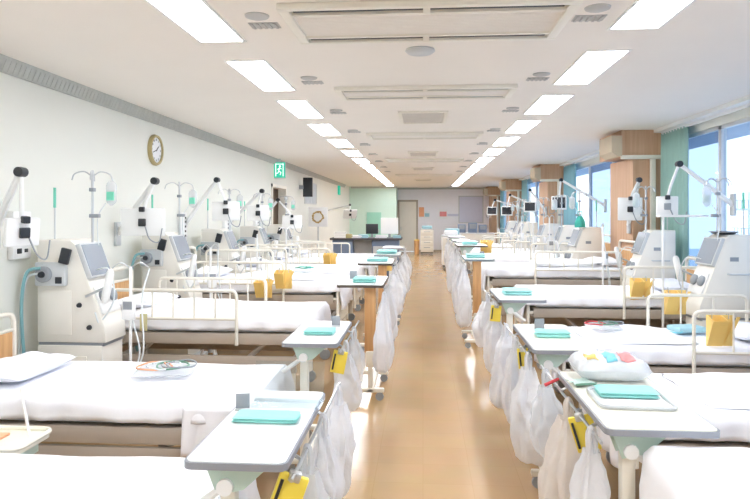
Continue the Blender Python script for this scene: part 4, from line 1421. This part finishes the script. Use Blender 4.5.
# ------------------------------------------------------------------ doorway side, far left wall
t = thing('wall_monitor', 'dark screened wall monitor high on the left wall beyond the doorway', 'monitor', (XL, 15.7, 2.32))
MB().box(0, -.03, -.05, .12, .03, .05).build('mount', MGREY, t)
hs = MB().box(.1, -.03, -.24, .34, .03, .24, .008).build('housing', BPLASTIC, t)
t = thing('framed_poster', 'pale grey framed poster on the left wall beyond the doorway', 'poster', (XL, 17.3, 2.22))
m = MB().box(0, -.9, -.3, .02, .9, -.27).box(0, -.9, .27, .02, .9, .3).box(0, -.9, -.3, .02, -.87, .3).box(0, .87, -.3, .02, .9, .3)
m.build('frame', GPLASTIC, t, smooth=False)
MB().box(0.002, -.87, -.27, .01, .87, .27).build('print', mat('grey_print', (206, 212, 218), .6, rgb2=(182, 192, 200), vscale=5), t, smooth=False)
c = at(318, 217, 17.0)
t = thing('wreath', 'gold and brown wreath on a white board by the desk', 'wreath', c)
m = MB()
for k in range(40):
    a = 2 * PI * k / 40
    r = .12 + .035 * random.random()
    m.cbox((0, 0, 0), (.06, .02, .028), .006, M=Matrix.Translation((r * math.cos(a), -.03 + .02 * random.random(), r * math.sin(a))) @ Matrix.Rotation(-a + 1 + random.random(), 4, 'Y'))
m.build('leaves', mat('wreath_gold', (206, 178, 110), .6, rgb2=(150, 120, 80), vscale=20), t)
MB().box(-.26, 0, -.26, .26, .02, .26, .006).build('backing_board', PAPER, t)
MB().box(-.02, 0.02, -c.z, .02, .05, -.2).build('stand_post', GPLASTIC, t)
MB().box(-.2, -.1, -c.z, .2, .16, -c.z + .02, .006).build('stand_foot', GPLASTIC, t)

# nurse station
t = thing('nurse_desk', 'blue grey nurse station counter with dark top edge at far left', 'desk', (0, 16.3, 0))
MB().box(-2.34, 0, .03, -1.80, .75, .98, .01).build('left_pedestal', NAVY, t)
MB().box(-1.32, 0, .03, -.62, .75, .98, .01).build('right_pedestal', NAVY, t)
MB().box(-1.80, .3, .03, -1.32, .34, .98).build('back_panel', GPLASTIC, t, smooth=False)
MB().box(-2.4, -.06, .98, -.55, .8, 1.03, .008).build('counter_top', DESKTOP, t)
MB().box(-1.28, -.012, .35, -.66, 0, .82, .004).build('front_panel', GPLASTIC, t, smooth=False)
# things standing on it
for i, (px, w, h, lab) in enumerate(((372, .32, .26, 'black monitor on the blue grey desk'), (389.5, .46, .42, 'white backed monitor at the right end of the desk'))):
    c = at(px, 230, 16.6)
    t = thing('desk_monitor', lab, 'monitor', (c.x, c.y, 1.031), 0)
    hs = MB().box(-w / 2, -.02, .1, w / 2, .02, .1 + h, .008).build('housing', BPLASTIC if i == 0 else WPLASTIC, t)
    MB().box(-.03, -.01, .01, .03, .03, .2).build('neck', MGREY, t)
    MB().box(-.12, -.08, 0, .12, .08, .012, .004).build('foot', MGREY, t)
for i, (px, w, h, mt, lab) in enumerate(((341, .3, .16, WPLASTIC, 'white box on the left end of the desk'), (347.5, .26, .10, GOLD, 'tan basket on the left end of the desk'), (356, .3, .07, PAPER, 'stack of white papers left of the black desk monitor'), (364, .24, .09, BLUEPAPER, 'stack of blue folders beside the black desk monitor'), (381, .3, .08, PAPER, 'stack of white papers between the two desk monitors'), (397, .2, .07, BLUEPAPER, 'blue folders at the aisle end of the desk'))):
    c = at(px, 235, 16.45)
    t = thing('paper_stack' if mt in (PAPER, BLUEPAPER) else 'desk_box', lab, 'papers' if mt in (PAPER, BLUEPAPER) else 'box', (c.x, c.y, 1.031), 0)
    n = 3
    for k in range(n):
        o = random.uniform(-.02, .02)
        MB().box(-w / 2 + o, -.1, h * k / n, w / 2 + o, .1, h * (k + 1) / n - .002, .004).build('layer' if mt in (PAPER, BLUEPAPER) else 'box_tier', mt, t)
# lamp-arm TV by the desk
tv_arm('white monitor with black base on an arm above the nurse desk', (XL, 18.9, 1.7), at(350, 205, 18.6), at(350, 214, 18.5), .6, .3, True, .4, .3)

# counters between bed rows and desk: low cart with blue trays
def cart(label, loc, w, d, h, mt, top_mt, drawers, name='supply_cart'):
    t = thing(name, label, 'cart', loc)
    MB().box(-w / 2, -d / 2, .1, w / 2, d / 2, h - .03, .01).build('cabinet', mt, t)
    MB().box(-w / 2 - .02, -d / 2 - .02, h - .03, w / 2 + .02, d / 2 + .02, h, .008).build('top', top_mt, t)
    for k in range(drawers):
        z0 = .14 + (h - .2) * k / drawers
        z1 = .14 + (h - .2) * (k + 1) / drawers - .02
        dr = MB().box(-w / 2 + .03, -d / 2 - .015, z0, w / 2 - .03, -d / 2, z1, .004).build('drawer', CREAM, t)
        MB().box(-w / 4, -d / 2 - .035, z1 - .05, w / 4, -d / 2 - .015, z1 - .03, .004).build('handle', MGREY, dr)
    MB().box(-w / 2 + .02, -d / 2 + .02, .06, w / 2 - .02, d / 2 - .02, .1).build('plinth', BPLASTIC, t)
    for sx in (-1, 1):
        for sy in (-1, 1):
            MB().lathe([(0, -.012), (.03, -.012), (.03, .012), (0, .012)], 12, Matrix.Translation((sx * (w / 2 - .06), sy * (d / 2 - .06), .03)) @ Matrix.Rotation(PI / 2, 4, 'X')).build('caster', MGREY, t)
    return t


cc = at(427, 250, 26.0)
cart('cream drawer cart standing against the far wall right of the door', (cc.x, cc.y, 0), .52, .5, 1.05, CREAM, GPLASTIC, 4)
tag(MB().box(-.2, -.15, 0, .2, .15, .12, .02, 3).build('folded_linen', BLUEPAPER), 'pale blue folded linen on the cream drawer cart', 'linen').location = (cc.x, cc.y, 1.051)
t = thing('orange_bin', 'tan orange bin beside the cream drawer cart', 'bin', (cc.x - .42, cc.y, 0))
MB().lathe([(0, 0), (.09, 0), (.11, .4), (.11, .55), (.0, .55)], 20).build('bin_body', WOOD, t)
MB().lathe([(0, .55), (.115, .55), (.11, .59), (.05, .62), (0, .62)], 20).build('lid', YELLOW, t)
# notices on the back wall
for px, py, w, h, mt, lab in ((421.5, 212, .22, .42, ORANGE, 'orange notice on the back wall beside the door'), (427, 215, .26, .3, PAPER, 'white notice on the back wall above the drawer cart'), (443, 214, .36, .42, PINKPRINT, 'pinkish notice on the back wall right of the cart'), (453, 215, .5, .1, LAV, 'narrow lavender strip notice on the back wall')):
    c = at(px, py, YB + .03)
    t = thing('wall_notice', lab, 'notice', (c.x, YB, c.z), 0, 'notices on the back wall')
    MB().box(-w / 2, -.012, -h / 2, w / 2, -.001, h / 2).build('sheet', mt if mt is not PINKPRINT else PAPER, t, smooth=False)
    MB().box(-w / 2 + .03, -.014, -h / 4, w / 2 - .03, -.012, h / 4).build('print', mt if mt is not PAPER else BLUEPAPER, t, smooth=False)
c = at(470.5, 210, YB)
t = thing('notice_board', 'lavender notice board on the back wall', 'board', (c.x, YB, c.z))
MB().box(-.52, -.02, -.55, .52, -.001, .6).build('board', LAV, t, smooth=False)
MB().box(-.54, -.03, .58, .54, -.001, .62).box(-.54, -.03, -.57, .54, -.001, -.53).box(-.54, -.03, -.57, -.5, -.001, .62).box(.5, -.03, -.57, .54, -.001, .62).build('frame', GPLASTIC, t, smooth=False)
# far counter with dark blue equipment in front of it
c = at(470, 225, 25.5)
t = thing('work_counter', 'white work counter under the lavender notice board', 'counter', (c.x, c.y, 0))
MB().box(-.9, -.3, .0, .9, .3, .86, .01).build('cabinet', CREAM, t)
MB().box(-.95, -.33, .86, .95, .33, .90, .006).build('counter_top', WPLASTIC, t)
for i, (dx, w, h) in enumerate(((-.33, .3, .34), (.1, .34, .40), (.5, .3, .32))):
    o = thing('equipment_box', ['dark blue equipment box at left on the far white counter', 'dark blue equipment box in the middle of the far white counter', 'dark blue equipment box at right on the far white counter'][i], 'equipment', (c.x + dx, c.y, .901), 0, 'blue boxes on the far counter')
    MB().box(-w / 2, -.15, 0, w / 2, .15, h, .012).build('casing', NAVY, o)
    MB().box(-w / 2 + .04, -.158, h * .4, w / 2 - .04, -.15, h - .04, .002).build('front_panel', MGREY, o, smooth=False)
# supply carts far right of aisle
cart('white supply cart with blue linen right of the aisle near the far wall', (1.0, 22.0, 0), .6, .6, .95, WPLASTIC, GPLASTIC, 2)
tag(MB().box(-.24, -.2, 0, .24, .2, .2, .03, 3).build('folded_linen', BLUEPAPER), 'pale blue linen heap on the white supply cart', 'linen').location = (1.0, 22.0, .951)
cart('white supply cart right of the aisle just behind the last bed', (0.85, 19.6, 0), .55, .6, 1.0, WPLASTIC, GPLASTIC, 2)
tag(MB().box(-.2, -.2, 0, .2, .2, .14, .03, 3).build('folded_linen', PAPER), 'white linen heap on the cart just behind the last right bed', 'linen').location = (0.85, 19.6, 1.001)

# ------------------------------------------------------------------ camera, world, render look
cam = bpy.data.cameras.new('camera')
cam.sensor_fit = 'HORIZONTAL'
cam.sensor_width = 36.0
cam.lens = F / 750.0 * 36.0
cam.shift_y = -(249.5 - HY) / 750.0
cam.clip_end = 300
co = bpy.data.objects.new('camera', cam)
COL.objects.link(co)
co.location = (0, 0, CAMZ)
co.rotation_euler = (PI / 2, 0, YAW)
sc = bpy.context.scene
sc.camera = co

w = bpy.data.worlds.new('daylight')
sc.world = w
w.use_nodes = True
nt = w.node_tree
bg = nt.nodes['Background']
tc = nt.nodes.new('ShaderNodeTexCoord')
sp = nt.nodes.new('ShaderNodeSeparateXYZ')
rp = nt.nodes.new('ShaderNodeValToRGB')
rp.color_ramp.elements[0].position = 0.0
rp.color_ramp.elements[0].color = (*lin((220, 233, 248)), 1)
rp.color_ramp.elements[1].position = 0.7
rp.color_ramp.elements[1].color = (*lin((176, 208, 246)), 1)
nt.links.new(tc.outputs['Generated'], sp.inputs[0])
nt.links.new(sp.outputs['Z'], rp.inputs['Fac'])
nt.links.new(rp.outputs['Color'], bg.inputs['Color'])
bg.inputs['Strength'].default_value = 1.6

sc.view_settings.view_transform = 'Standard'
sc.view_settings.look = 'None'
sc.view_settings.gamma = 1.0
sc.view_settings.use_curve_mapping = False
sc.view_settings.exposure = 1.02
sc.cycles.max_bounces = 10
sc.cycles.diffuse_bounces = 6
sc.cycles.transparent_max_bounces = 16
sc.cycles.use_denoising = True
sc.cycles.caustics_reflective = False
sc.cycles.caustics_refractive = False
